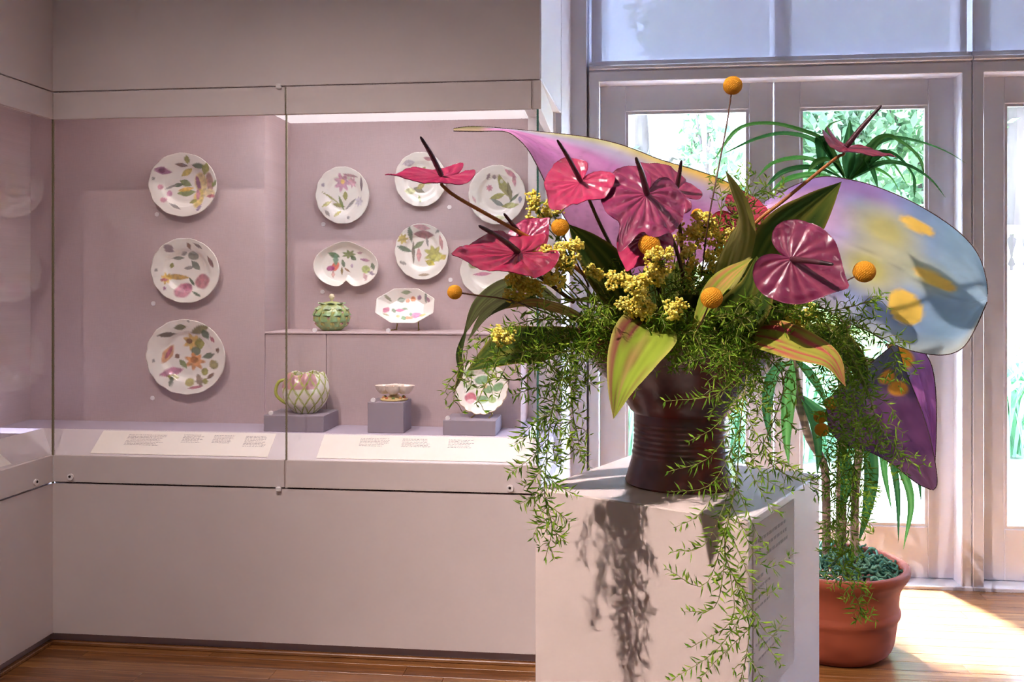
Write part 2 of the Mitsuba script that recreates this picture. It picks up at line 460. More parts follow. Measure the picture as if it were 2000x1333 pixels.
put('light_strip', box(0.76, 1.80, 0.020, 0.070, 2.128, 2.1395), 'white_metal', dc, False, emitter=emit(RIGHT_STRIP, (0.94, 0.94, 1.0)))

d2 = thing('display_case', 'glazed plate case in the left wall, cut off by the left edge of the photo', 'display case')
put('fascia', box(-0.012, 0.004, -2.3, -0.004, 2.053, 2.158, 0.0015), 'paint_wall', d2, False)
put('lower_rail', box(-0.012, 0.004, -2.3, -0.004, 0.641, 0.745, 0.0015), 'paint_wall', d2, False)
put('glass_pane', box(-0.0051, -0.0050, -2.3, -0.004, 0.743, 2.056), 'glass', d2, False)
sl2 = prism([(-y, z) for y, z in slope], -0.12, 2.3)
v = sl2.vertices
sl2.vertices = np.stack([v[:, 0], -v[:, 2], v[:, 1]], 1)
sl2.invert()
put('caption_rail', sl2, 'rail_paint', d2, False)
put('deck', box(-0.335, -0.12, -2.32, -0.01, 0.800, 0.827), 'deck_cloth', d2, False)
put('back_panel', box(-0.345, -0.33, -2.32, 0.35, 0.80, 2.17), 'fabric', d2, False)
put('ceiling_panel', box(-0.345, -0.014, -2.32, -0.002, 2.140, 2.163), 'paint_white', d2, False)
k = put('lock', disc_x(0.007, -0.115, 0.662, 0.0125, 0.008), 'paint_white', d2)
put('keyhole', disc_x(0.0115, -0.114, 0.664, 0.0045, 0.003), 'gap_shade', k)
put('light_strip', box(-0.042, -0.018, -2.2, -0.3, 2.128, 2.1395), 'white_metal', d2, False, emitter=emit(LEFT_STRIP))

# caption cards lying on the sloped rails, with their small print
e1, e2 = unit(np.array([0, 0.106, 0.083])), np.array([1.0, 0, 0])
en = np.cross(e2, e1)


def card(x0, x1, blocks, label):
    o = np.array([0, 0.012, 0.745]) + en * 0.0008
    def quad(a, b, c, d, lift, h):
        P = [o + e2 * x + e1 * s + en * z for z in (lift, lift + h) for s in (c, d) for x in (a, b)]
        return trimesh.convex.convex_hull(np.array(P))
    t = put('caption_card', quad(x0, x1, 0.008, 0.128, 0, 0.0012), 'card_paper', None, False, label, 'caption card')
    for bx, wid, rows, top in blocks:
        r = np.random.default_rng(int(bx * 1000))
        ms = []
        for k in range(rows):
            y = top - k * 0.0075
            x, end = bx, bx + wid * r.uniform(0.75, 1.0)
            while x < end:
                ln = r.uniform(0.004, 0.014)
                ms.append(quad(x, min(x + ln, end), y - 0.0014, y + 0.0014, 0.0012, 0.0002))
                x += ln + 0.0025
        put('print', join(ms), 'print_grey', t, False)
    return t


card(0.145, 0.862, [(0.262, 0.165, 8, 0.108), (0.49, 0.085, 6, 0.112), (0.615, 0.085, 6, 0.112), (0.745, 0.095, 8, 0.112)], 'long cream caption card with four columns of print, under the three plates')
card(1.055, 1.87, [(1.205, 0.12, 6, 0.112), (1.37, 0.12, 6, 0.112), (1.55, 0.10, 6, 0.112)], 'long white caption card with three columns of print, under the artichoke and riser blocks')


def card_left(y0, y1, label):
    P = [np.array([-0.012 - 0.0008 - 0.106 * s - z * 0.6, y, 0.745 + 0.083 * s + 0.001 + z]) for z in (0, 0.0014) for s in (0.06, 0.95) for y in (y0, y1)]
    return put('caption_card', trimesh.convex.convex_hull(np.array(P)), 'card_paper', None, False, label, 'caption card')


card_left(-1.6, -0.22, 'cream caption card on the rail of the left wall case')


# ================================================================ lamps: track spotlights on the ceiling (real cans, a lens disc glowing inside each)
def track_spot(pos, aim, power, colour, label, r=0.032, can=0.055, depth=0.07):
    pos, aim = np.asarray(pos, float), np.asarray(aim, float)
    d = unit(aim - pos)
    t = thing('track_spotlight', label, 'spotlight', 'track spotlights under the ceiling, outside the photo')
    a = unit(np.cross(d, [0.3, 0.9, 0.1]))
    M = np.eye(4)
    M[:3, 0], M[:3, 1], M[:3, 2], M[:3, 3] = a, np.cross(d, a), d, pos
    body = lathe([(0.001, -0.09), (can, -0.09), (can, depth), (can - 0.004, depth), (can - 0.004, -0.012), (0.001, -0.012)], 32)
    body.apply_transform(M)
    put('can', body, 'black_metal', t)
    put('arm', tube([pos - d * 0.07, pos - d * 0.07 + UP * (4.59 - (pos - d * 0.07)[2])], 0.008, 8), 'black_metal', t)
    key = numbered(f'{t}__lens')
    scene[key] = {'type': 'disk', 'to_world': T(M) @ T().scale([r, r, 1]), 'emitter': {'type': 'area', 'radiance': {'type': 'rgb', 'value': [power * c for c in colour]}}}


WARM = (1.0, 0.83, 0.78)
AMBER = (1.0, 0.82, 0.75)
track_spot(V(-1.95, -0.06, 4.4), V(0.33, 1.70, 1.12), KEY, AMBER, 'black track spotlight aimed at the flowers', r=0.036, can=0.070, depth=0.20)
track_spot((0.55, -2.1, 3.5), (0.70, 0, 0.75), WASH_A, WARM, 'black track spotlight aimed at the left bay of the case wall', r=0.045, can=0.08, depth=0.19)
track_spot((1.35, -2.1, 3.5), (1.60, 0, 0.75), WASH_B, WARM, 'black track spotlight aimed at the right bay of the case wall', r=0.045, can=0.08, depth=0.19)
track_spot((4.2, -3.9, 3.5), V(0.6, 1.8, 0.9), FILL, WARM, 'black track spotlight aimed at the pedestal from the right', r=0.03, can=0.06, depth=0.15)


# ================================================================ the garden beyond the glass
def grass_fn(p, n, uv):
    return mix(M3((92, 112, 62)), M3((136, 152, 92)), fbm(p.x * 2.0, p.y * 2.0, 3) * 0.7 + 0.3 * noise(p.x * 30, p.y * 30, 1))


def paving_fn(p, n, uv):
    return mix(M3((196, 190, 182)), M3((222, 218, 210)), fbm(p.x * 3, p.y * 3, 1))


matte('lawn_green', mikit.proc(grass_fn))
matte('paving', mikit.proc(paving_fn))
matte('bark', mikit.proc(lambda p, n, uv: mix(M3((74, 64, 60)), M3((120, 110, 106)), fbm(p.x * 9, p.y * 9, p.z * 1.5))))
matte('stone', (176, 172, 166))
scene['tree_leaf'] = {'type': 'principledthin', 'base_color': VC, 'roughness': 0.5, 'diff_trans': 0.9, 'spec_trans': 0.0}
scene['leaf_thin'] = {'type': 'principledthin', 'base_color': VC, 'roughness': 0.38, 'diff_trans': 0.55, 'spec_trans': 0.0}

struct('terrace', box(-12, 22, 1.32, 6.2, -0.3, -0.05), 'paving', 'pale paved terrace outside the doors')
bank = np.array([[x, y, z] for x in np.linspace(-20, 30, 26) for y, z in ((5.6, -0.08), (7.5, 0.0), (8.6, 0.75), (11.0, 1.62), (16, 1.8), (40, 2.4), (40, -0.5), (5.6, -0.5))]).reshape(26, 8, 3)
struct('lawn', sheet(bank)[0], 'lawn_green', 'sunlit lawn bank rising behind the terrace')


def leaf_cloud(centres, n, size, colours, seed, flat=0.5):
    """Loose leaves (pointed quads) around ellipsoids (x, y, z, rx, ry, rz)."""
    r = np.random.default_rng(seed)
    c = np.array(centres, float)
    vol = np.cbrt(c[:, 3] * c[:, 4] * c[:, 5]) ** 2
    pick = r.choice(len(c), n, p=vol / vol.sum())
    d = unit(r.normal(size=(n, 3))) * (r.uniform(0.25, 1.0, (n, 1)) ** 0.5)
    p = c[pick, :3] + d * c[pick, 3:6]
    a = unit(r.normal(size=(n, 3)) + [0, 0, -0.5])
    b = unit(np.cross(a, r.normal(size=(n, 3))))
    s = size * r.uniform(0.6, 1.3, (n, 1))
    v = np.stack([p - a * s, p + b * s * 0.42, p + a * s, p - b * s * 0.42], 1).reshape(-1, 3)
    k = np.arange(n)[:, None] * 4
    f = np.vstack([k + [0, 1, 2], k + [0, 2, 3]])
    col = np.array([L3(x) for x in colours])[r.integers(0, len(colours), n)] * r.uniform(0.75, 1.2, (n, 1))
    return trimesh.Trimesh(v, f, process=False), np.repeat(col, 4, axis=0)


GREENS = [(112, 140, 104), (130, 156, 120), (98, 126, 98), (150, 172, 138)]


def tree(px, d, trunk_r, z0, top, blobs, n, size, label, seed, colours=GREENS, lean=0.0):
    t = thing('garden_tree', label, 'tree')
    r = np.random.default_rng(seed)
    base = at(px, 561, d) * [1, 1, 0] + UP * z0
    pts = curve([base, base + [lean * 0.4 + 0.05, 0.0, (top - z0) * 0.4], base + [lean, 0.05, top - z0]], 12)
    put('trunk', tube(pts, np.linspace(trunk_r, trunk_r * 0.45, 12), 10), 'bark', t)
    cs = []
    for bx, by, rad in blobs:
        c = at(bx, by, d + r.uniform(-0.5, 0.7))
        cs.append([*c, rad, rad * 0.8, rad * 0.8])
        put('branch', tube(curve([pts[7] if c[2] > pts[7][2] else pts[4], (pts[8] + c) / 2 + [0, 0, 0.2], c], 6), np.linspace(trunk_r * 0.3, 0.012, 6), 6), 'bark', t)
    m, col = leaf_cloud(cs, n, size, colours, seed)
    put('foliage', m, 'tree_leaf', t, False, color=col, kind='stuff')
    return t


tree(1372, 9.5, 0.05, 0.9, 3.6, [(1362, 232, 0.28), (1385, 280, 0.30), (1350, 300, 0.2), (1400, 320, 0.25), (1340, 60, 0.5), (1300, 20, 0.45)], 700, 0.075, 'slender young tree seen through the left door glass', 21)
tree(1480, 11.5, 0.16, 1.5, 5.5, [(1440, 20, 0.9), (1360, -60, 0.8), (1510, 40, 0.8), (1560, 90, 0.7), (1475, 95, 0.6), (1330, 90, 0.5)], 2600, 0.12, 'broad leafy tree behind the mullion of the big roller shade', 22)
tree(1640, 10.5, 0.13, 1.5, 4.6, [(1600, 60, 0.8), (1680, 20, 0.8), (1590, 250, 0.5), (1640, 280, 0.6), (1720, 240, 0.65), (1780, 290, 0.6), (1700, 120, 0.7), (1650, 360, 0.7)], 3800, 0.10,
     'dense green tree seen through the right door glass', 23)
tree(1800, 12.5, 0.18, 1.5, 5.6, [(1800, 240, 0.7), (1760, 350, 0.9), (1840, 120, 0.8), (1740, -40, 0.9), (1860, -20, 0.8), (1880, 70, 0.6), (1640, 420, 0.8), (1720, 440, 0.8)], 3600, 0.12,
     'tall tree beyond the right stile of the double doors', 24)
tree(1985, 9.8, 0.20, 1.4, 6.0, [(2080, 60, 0.9), (1990, -60, 0.9), (1950, 20, 0.7), (2060, 200, 0.6)], 1600, 0.12, 'stout grey trunk beyond the balustrade at the right edge', 25)
tree(1250, 15.5, 0.2, 1.6, 5.0, [(1235, 380, 1.0), (1300, 400, 1.0), (1400, 400, 1.0), (1330, 440, 0.9), (1470, 420, 1.0)], 2600, 0.13, 'hazy far tree low behind the left door glass', 26)
tree(1560, 16.0, 0.2, 1.7, 5.0, [(1520, 380, 1.0), (1580, 440, 1.0), (1640, 460, 1.0)], 1800, 0.13, 'hazy far tree behind the meeting stiles of the doors', 27)


# stone balustrade on the bank, its balusters turned one by one
b0, b1_ = at(1860, 520, 9.0), at(2120, 520, 9.0)
zb = 1.50
bal = thing('balustrade', 'pale stone garden balustrade seen through the door glass at the right edge', 'balustrade')
ux = unit((b1_ - b0) * [1, 1, 0])
uy = np.array([-ux[1], ux[0], 0])


def beam(p, q, half, z0, z1):
    return trimesh.convex.convex_hull(np.array([(e + uy * s) * [1, 1, 0] + UP * z for e in (p, q) for s in (-half, half) for z in (z0, z1)]))


put('rail', beam(b0, b1_, 0.10, zb + 0.42, zb + 0.50), 'stone', bal, False)
put('plinth', beam(b0, b1_, 0.11, zb - 0.5, zb + 0.06), 'stone', bal, False)
bprof = [(0.05, 0), (0.05, 0.04), (0.03, 0.06), (0.055, 0.13), (0.048, 0.19), (0.025, 0.28), (0.022, 0.31), (0.045, 0.33), (0.045, 0.36)]
nb = 9
bm = mikit.ply(lathe(bprof, 16), 'stone', smooth=40)
for k in range(nb):
    p = b0 + (b1_ - b0) * (k + 0.5) / nb
    scene[numbered(f'{bal}__baluster')] = {**bm, 'to_world': T().translate([p[0], p[1], zb + 0.06])}


# strap-leaved clumps along the foot of the bank
def strap_clump(pos, n, length, seed):
    r = np.random.default_rng(seed)
    ms, cs = [], []
    for _ in range(n):
        az = r.uniform(0, 2 * math.pi)
        out = np.array([math.cos(az), math.sin(az), 0])
        ln = length * r.uniform(0.7, 1.15)
        p = pos + np.array([r.normal(0, 0.10), r.normal(0, 0.10), 0])
        c = curve([p, p + out * ln * 0.12 + UP * ln * 0.55, p + out * ln * 0.42 + UP * ln * 0.80, p + out * ln * 0.75 + UP * ln * r.uniform(0.45, 0.75)], 7)
        w = 0.024 * np.array([0.7, 1, 1, 1, 0.9, 0.6, 0.05])
        s = np.cross(out, UP)
        P = np.stack([c - s * w[:, None], c + s * w[:, None]], 1)
        m, col = sheet(P, 0, np.broadcast_to(lin((136, 176, 142)) * r.uniform(0.7, 1.5), P.shape))
        ms.append(m)
        cs.append(col)
    return join(ms), np.vstack(cs)


for k in range(13):
    px = 1190 + k * 72
    d = 7.6 + 0.5 * ((k * 37) % 5) / 5
    pos = at(px, 561, d) * [1, 1, 0] + UP * (-0.02)
    m, col = strap_clump(pos, 46, 1.15, 300 + k)
    c = put('strap_leaf_clump', m, 'tree_leaf', None, False, 'pale green strap leaf clump outside the doors, ' + nth(k, 13) + ' in its row', 'plant', 'strap-leaved clumps outside the doors', color=col)


# ================================================================ porcelain in the cases
CREAM = (250, 246, 238)


def spray(X, Y, strokes, base=CREAM, seed=0):
    """The colours of a painted spray: soft edged ellipses 'e' and leaves 'l' laid over the glaze, in plate coordinates."""
    col = np.broadcast_to(lin(base), X.shape + (3,)).copy()
    wob = meshkit.fbm(np.stack([X * 5, Y * 5, X * 0 + seed], -1), 3, seed) - 0.5
    fine = meshkit.fbm(np.stack([X * 14, Y * 14, X * 0 + seed + 9], -1), 2, seed + 3) - 0.5
    for kind, cx, cy, rx, ry, rot, c in strokes:
        a = math.radians(rot)
        u = ((X - cx) * math.cos(a) + (Y - cy) * math.sin(a)) / rx
        w = (-(X - cx) * math.sin(a) + (Y - cy) * math.cos(a)) / ry
        if kind == 'l':
            w = w / np.maximum(1 - 0.85 * u * u, 0.08)
        if kind == 'f':
            th = np.arctan2(w, u)
            q = np.sqrt(u * u + w * w) / (0.8 + 0.2 * np.cos(7 * th))
        else:
            q = np.sqrt(u * u + w * w)
        al = np.clip((1.08 + 0.35 * wob - q) / 0.22, 0, 1)[..., None] * 0.9
        tone = (1 + 0.7 * fine)[..., None]
        col = col * (1 - al) + al * lin(c) * tone
    return np.clip(col, 0, 1)


PROF = [(0, 0.10), (0.50, 0.10), (0.58, 0.12), (0.68, 0.20), (0.80, 0.235), (0.93, 0.26), (1.0, 0.275)]


def plate_mesh(r, aspect, lobes, strokes, seed, shape=None, prof=PROF, base=CREAM, lobe=0.014, n=120, m=40, rim=None):
    """A plate facing -y around the origin: front with its painting, back plain."""
    rho = np.linspace(0, 1, m) ** 0.9
    th = np.linspace(0, 2 * np.pi, n, endpoint=False)
    P, TH = np.meshgrid(rho, th, indexing='ij')
    edge = 1 + lobe * np.abs(np.cos(lobes * TH / 2)) - lobe if lobes else np.ones_like(TH)
    if shape is not None:
        edge = edge * shape(TH)
    X, Y = P * np.cos(TH) * edge, P * np.sin(TH) * edge
    h = np.interp(P, *np.array(prof).T) + (0.012 * np.cos(lobes * TH) * P ** 6 if lobes else 0)
    col = spray(X, Y, strokes, base, seed)
    if rim is not None:
        col = np.where((P > 0.965)[..., None], lin(rim), col)
    front = np.stack([X * r * aspect, -h * r, Y * r], -1)
    back = np.stack([X * r * aspect * 0.995, -h * r + 0.05 * r, Y * r * 0.995], -1)
    v = np.vstack([front.reshape(-1, 3), back.reshape(-1, 3)])
    i, j = np.meshgrid(np.arange(m - 1), np.arange(n), indexing='ij')
    q = np.stack([i * n + j, (i + 1) * n + j, (i + 1) * n + (j + 1) % n, i * n + (j + 1) % n], -1).reshape(-1, 4)
    k = (m - 1) * n
    j = np.arange(n)
    rimq = np.stack([k + j, k + j + m * n, k + (j + 1) % n + m * n, k + (j + 1) % n], -1)
    q = np.vstack([q, q[:, ::-1] + m * n, rimq])
    f = np.vstack([q[:, [0, 1, 2]], q[:, [0, 2, 3]]])
    ok = np.array([len({*map(tuple, np.round(v[t], 7))}) == 3 for t in f[: 4 * n]])
    c = np.vstack([col.reshape(-1, 3), np.broadcast_to(lin(base), (m * n, 3))])
    return trimesh.Trimesh(v, f, process=False), c


def hang_plate(x, y, z, r, aspect, lobes, strokes, seed, label, tilt=4, group=None, cat='plate', hook=True, **kw):
    m, c = plate_mesh(r, aspect, lobes, strokes, seed, **kw)
    m.apply_transform(trimesh.transformations.rotation_matrix(math.radians(tilt), [1, 0, 0]))
    m.apply_translation([x, y, z])
    t = thing('porcelain_plate', label, cat, group)
    put('dish', m, 'porcelain', t, True, color=c)
    if hook:
        put('foot_ring', disc_y(x, y + 0.012, z, r * 0.5, 0.022), 'white_metal', t)
    return t


PURP, PINK, ROSE, OLIVE, LEAF, DKG, YEL, ORA, GRY, BRN = (148, 88, 128), (214, 150, 170), (182, 104, 120), (150, 150, 62), (120, 138, 70), (74, 98, 66), (222, 184, 84), (222, 140, 84), (150, 146, 140), (120, 84, 62)
hang_plate(0.379, 0.345, 1.831, 0.134, 1.12, 12, [
    ('l', -.6, .45, .27, .12, -12, PURP), ('e', -.62, .45, .1, .08, 0, (112, 60, 92)), ('l', .03, -.24, .3, .11, 5, LEAF), ('l', .02, -.14, .26, .07, 10, YEL), ('l', .14, .78, .16, .08, 95, OLIVE), ('l', -.05, .62, .2, .07, -8, BRN),
    ('l', .46, .58, .24, .09, -8, DKG), ('l', .08, .4, .22, .1, 35, (190, 168, 60)), ('l', .68, .5, .22, .12, 70, OLIVE), ('e', .78, .05, .12, .3, 5, (176, 134, 122)), ('e', .5, .05, .2, .36, 8, (228, 208, 150)), ('e', .4, .02, .06, .26, 12, PURP),
    ('l', .02, .06, .2, .1, -25, LEAF), ('l', -.2, 0, .18, .07, 10, DKG), ('e', .42, -.42, .16, .3, -10, (226, 204, 120)), ('e', .38, -.3, .06, .16, 0, PINK), ('e', .75, -.26, .2, .14, 0, (232, 214, 170)), ('l', .85, -.36, .18, .06, 0, ROSE),
    ('l', .92, .02, .12, .07, 50, LEAF), ('e', -.68, -.06, .07, .08, 0, PINK), ('e', -.45, -.26, .08, .1, 0, (200, 140, 170)), ('e', -.58, -.46, .1, .08, 0, PINK), ('l', -.4, -.05, .22, .04, 20, GRY), ('l', -.28, -.66, .2, .05, -30, GRY),
    ('l', .45, -.72, .14, .05, 60, (150, 130, 160)), ('l', .25, -.52, .14, .06, 20, OLIVE), ('e', -.85, .22, .05, .05, 0, GRY)], 1, 'scalloped plate with a yellow green magnolia spray, top of three in the left bay')
hang_plate(0.390, 0.345, 1.471, 0.137, 1.10, 14, [
    ('l', -.47, .68, .18, .13, -40, (140, 116, 124)), ('l', -.07, .52, .12, .06, 30, GRY), ('e', .2, .46, .16, .14, 0, (136, 140, 126)), ('l', .25, .15, .2, .1, -50, (110, 120, 104)), ('l', -.25, .38, .2, .06, 0, (116, 122, 110)),
    ('l', .05, .08, .16, .06, 10, GRY), ('l', .12, .76, .12, .06, 100, BRN), ('l', .4, .75, .16, .05, -35, (110, 96, 90)), ('l', .74, .25, .2, .06, -65, (130, 90, 84)), ('l', -.45, .15, .1, .06, 70, OLIVE), ('f', -.6, -.25, .14, .2, 0, YEL),
    ('l', -.3, -.2, .36, .09, -4, (196, 158, 66)), ('l', -.65, -.28, .12, .05, 0, ROSE), ('e', -.12, -.62, .25, .2, 20, (206, 136, 156)), ('e', -.02, -.5, .14, .12, 0, (186, 116, 140)), ('e', .46, -.34, .23, .22, 15, (184, 114, 124)),
    ('l', .12, -.35, .16, .04, -60, DKG), ('l', .3, -.72, .18, .04, -30, DKG), ('e', -.85, .02, .05, .04, 0, GRY), ('e', -.62, -.55, .05, .06, 0, PURP)], 2, 'scalloped plate with pink roses and a yellow lily, middle of three in the left bay')
hang_plate(0.395, 0.345, 1.110, 0.160, 1.09, 16, [
    ('l', -.48, .58, .26, .07, 6, (84, 70, 50)), ('l', -.12, .78, .18, .08, 8, (96, 100, 54)), ('l', .36, .72, .28, .12, 24, (116, 110, 50)), ('l', .5, .6, .16, .1, -60, DKG), ('f', .12, .38, .24, .24, 0, (206, 172, 84)), ('e', .04, .4, .08, .07, 0, BRN),
    ('l', .3, .34, .14, .16, 0, OLIVE), ('e', .2, .14, .12, .12, 0, (104, 116, 84)), ('f', .17, -.14, .27, .25, 0, (216, 152, 84)), ('e', .15, -.1, .1, .09, 0, (176, 116, 60)), ('l', .52, .02, .2, .08, 16, (92, 110, 78)), ('l', -.14, -.2, .16, .07, -50, LEAF),
    ('l', -.5, .06, .13, .26, -28, (214, 160, 112)), ('e', -.48, .1, .05, .18, -28, ROSE), ('l', -.28, 0, .08, .07, 30, BRN), ('l', -.42, -.42, .3, .12, 14, (190, 120, 152)), ('l', -.36, -.54, .16, .07, -10, OLIVE), ('l', -.4, -.66, .06, .16, -10, (96, 104, 84)),
    ('e', .67, -.2, .14, .12, 0, (156, 150, 90)), ('e', .42, -.4, .1, .1, 0, OLIVE), ('e', .06, -.68, .12, .1, 0, (180, 172, 96)), ('l', .3, -.62, .1, .18, 30, (140, 120, 100)), ('e', .46, -.64, .08, .08, 0, OLIVE), ('l', .6, -.5, .14, .05, 40, BRN),
    ('l', .22, -.8, .2, .04, 10, ROSE), ('l', .68, .46, .1, .05, -60, ROSE), ('e', .8, .18, .05, .06, 0, BRN), ('e', -.82, -.12, .04, .04, 0, GRY), ('e', .1, .94, .04, .03, 0, GRY)], 3, 'largest scalloped plate with orange flowers and butterflies, lowest in the left bay')
NY = 0.650
hang_plate(0.974, NY, 1.811, 0.128, 0.96, 14, [
    ('f', -.05, .44, .32, .34, 0, (206, 156, 178)), ('e', -.03, .47, .08, .09, 0, (236, 204, 120)), ('f', .34, .44, .18, .2, 0, (228, 184, 196)), ('l', .7, .38, .06, .24, 0, (140, 120, 126)), ('l', .3, .68, .3, .05, -12, (176, 134, 140)), ('l', .06, -.02, .1, .16, 0, OLIVE),
    ('l', -.5, -.06, .4, .03, -35, OLIVE), ('l', -.2, -.34, .24, .07, -12, (160, 156, 84)), ('l', -.62, -.3, .2, .06, 30, (180, 176, 90)), ('l', -.1, -.26, .06, .26, 20, LEAF), ('l', .26, -.3, .3, .05, 45, GRY), ('f', .58, -.22, .18, .2, 0, (206, 200, 206)),
    ('l', -.22, -.64, .18, .06, 40, (190, 180, 84)), ('l', -.58, -.62, .14, .06, -50, GRY), ('e', .2, -.78, .05, .06, 0, GRY), ('e', -.72, .36, .06, .06, 0, (170, 160, 170))], 4, 'fluted plate with a single pink flower, left in the top row of the lit bay')
hang_plate(1.327, NY, 1.877, 0.121, 0.96, 14, [
    ('l', -.45, .6, .26, .12, 10, (206, 196, 204)), ('l', .3, .74, .2, .07, -14, (186, 130, 140)), ('l', .1, .38, .12, .07, 50, OLIVE), ('l', -.42, -.42, .22, .14, 0, (206, 210, 150)), ('l', -.12, -.38, .24, .1, -20, (140, 134, 110)), ('l', -.02, -.24, .2, .1, 30, (190, 180, 110)),
    ('l', -.06, -.7, .06, .14, 20, (190, 196, 130)), ('e', .1, .2, .16, .1, 0, (224, 190, 190)), ('l', .3, -.12, .2, .05, 10, OLIVE)], 5, 'fluted porcelain plate half hidden behind the outermost pink anthurium')
hang_plate(1.667, NY, 1.805, 0.130, 0.97, 18, [
    ('l', .2, .3, .16, .4, 28, (146, 144, 74)), ('l', .1, .5, .1, .2, 10, (160, 160, 90)), ('l', .42, .1, .1, .34, 10, (124, 118, 72)), ('e', .14, .46, .06, .07, 0, (206, 208, 190)), ('l', 0, -.05, .3, .1, 16, (160, 160, 70)), ('l', .48, .7, .28, .08, -36, (206, 140, 156)),
    ('l', .6, .46, .08, .2, 8, (206, 150, 160)), ('f', -.28, .24, .12, .12, 0, (196, 120, 140)), ('l', 0, -.26, .28, .08, -30, (120, 134, 124)), ('l', .44, -.36, .32, .1, 6, (160, 164, 84)), ('l', .6, -.1, .24, .05, 40, DKG), ('l', .8, -.16, .08, .12, 0, (150, 150, 170)),
    ('l', .04, -.78, .26, .1, 4, (206, 212, 160)), ('l', -.3, .62, .06, .12, -30, (130, 110, 120)), ('l', -.1, .6, .08, .08, 0, (140, 130, 130)), ('l', -.8, -.15, .14, .04, -60, (220, 180, 180))], 6, 'fluted plate with an olive sprig, right in the top row of the lit bay')
hang_plate(1.332, NY, 1.558, 0.125, 0.965, 14, [
    ('l', .08, .6, .4, .15, -4, (166, 116, 122)), ('l', .02, .86, .34, .1, -10, (216, 170, 176)), ('l', -.42, .66, .09, .34, 4, (96, 116, 90)), ('l', -.66, .1, .28, .1, -22, (100, 122, 96)), ('l', -.34, -.02, .06, .42, 0, (130, 120, 104)), ('l', -.14, .24, .26, .09, 34, (120, 136, 96)),
    ('l', -.14, -.12, .1, .24, 0, (220, 170, 170)), ('f', -.7, .46, .2, .2, 0, (190, 172, 84)), ('f', .42, -.1, .36, .34, 0, (178, 176, 84)), ('e', .5, -.22, .28, .14, 10, (200, 200, 120)), ('l', .72, .32, .08, .28, 10, (196, 146, 146)), ('l', .28, -.4, .2, .1, -20, (190, 180, 70)),
    ('l', .8, -.2, .14, .1, 30, (206, 190, 90)), ('l', -.7, -.4, .16, .06, -20, GRY), ('l', .06, -.82, .24, .05, 4, (176, 156, 130)), ('l', .6, .72, .12, .05, 40, GRY), ('l', .18, .36, .05, .2, 10, GRY)], 7, 'fluted plate with a mauve flower and a yellow bloom, middle of the lit bay')


def kidney(th):
    return 0.80 + 0.30 * np.cos(th) ** 2 - 0.24 * np.exp(-((th - 1.5 * np.pi) / 0.22) ** 2) + 0.16 * np.exp(-((th - 0.5 * np.pi) / 0.5) ** 2)


hang_plate(0.993, NY, 1.496, 0.116, 1.16, 0, [
    ('e', -.42, -.02, .12, .2, -28, (222, 110, 84)), ('e', -.58, -.1, .14, .1, 10, (178, 84, 140)), ('l', -.45, .42, .22, .12, -24, (84, 120, 78)), ('l', -.4, .24, .1, .22, 0, (120, 160, 130)), ('f', .06, .44, .24, .18, 0, (116, 130, 62)), ('l', .2, .3, .14, .09, -40, (96, 120, 80)),
    ('l', -.15, .1, .07, .16, 10, (96, 116, 84)), ('e', .62, -.14, .15, .15, 0, (186, 200, 120)), ('l', .88, -.02, .1, .14, 20, (84, 110, 74)), ('l', .84, -.28, .16, .06, -20, (150, 130, 150)), ('l', .6, -.42, .08, .16, 20, (206, 170, 170)), ('l', .6, .22, .2, .06, -14, (180, 130, 160)),
    ('l', -.2, -.2, .05, .16, 0, (140, 120, 60)), ('l', -.02, -.16, .14, .04, -40, (160, 120, 90)), ('e', .15, 0, .05, .08, 0, (200, 180, 196)), ('l', -.5, -.32, .06, .14, 0, (220, 180, 170)), ('l', .44, .5, .12, .05, 0, (190, 160, 170))], 8,
    'heart shaped porcelain dish with strawberries, left side of the lit bay', tilt=5, shape=kidney, prof=[(0, .14), (.6, .15), (.78, .2), (.92, .36), (1, .42)], cat='dish')
hang_plate(1.642, NY, 1.470, 0.118, 1.18, 12, [
    ('l', .1, .3, .4, .14, 14, (150, 166, 110)), ('l', .5, .45, .3, .1, 30, (130, 150, 96)), ('l', -.3, -.1, .34, .07, 4, (206, 130, 160)), ('l', -.6, .2, .16, .1, -30, (150, 160, 110)), ('l', .45, .1, .3, .08, -20, (176, 186, 130)), ('e', .7, -.2, .14, .14, 0, PINK)], 9,
    'white porcelain plate with a green sprig, mostly behind the low red anthurium')


def octagon(th):
    k = np.pi / 4
    a = (th + k / 2) % k - k / 2
    return np.cos(k / 2) / np.cos(a) * 1.05


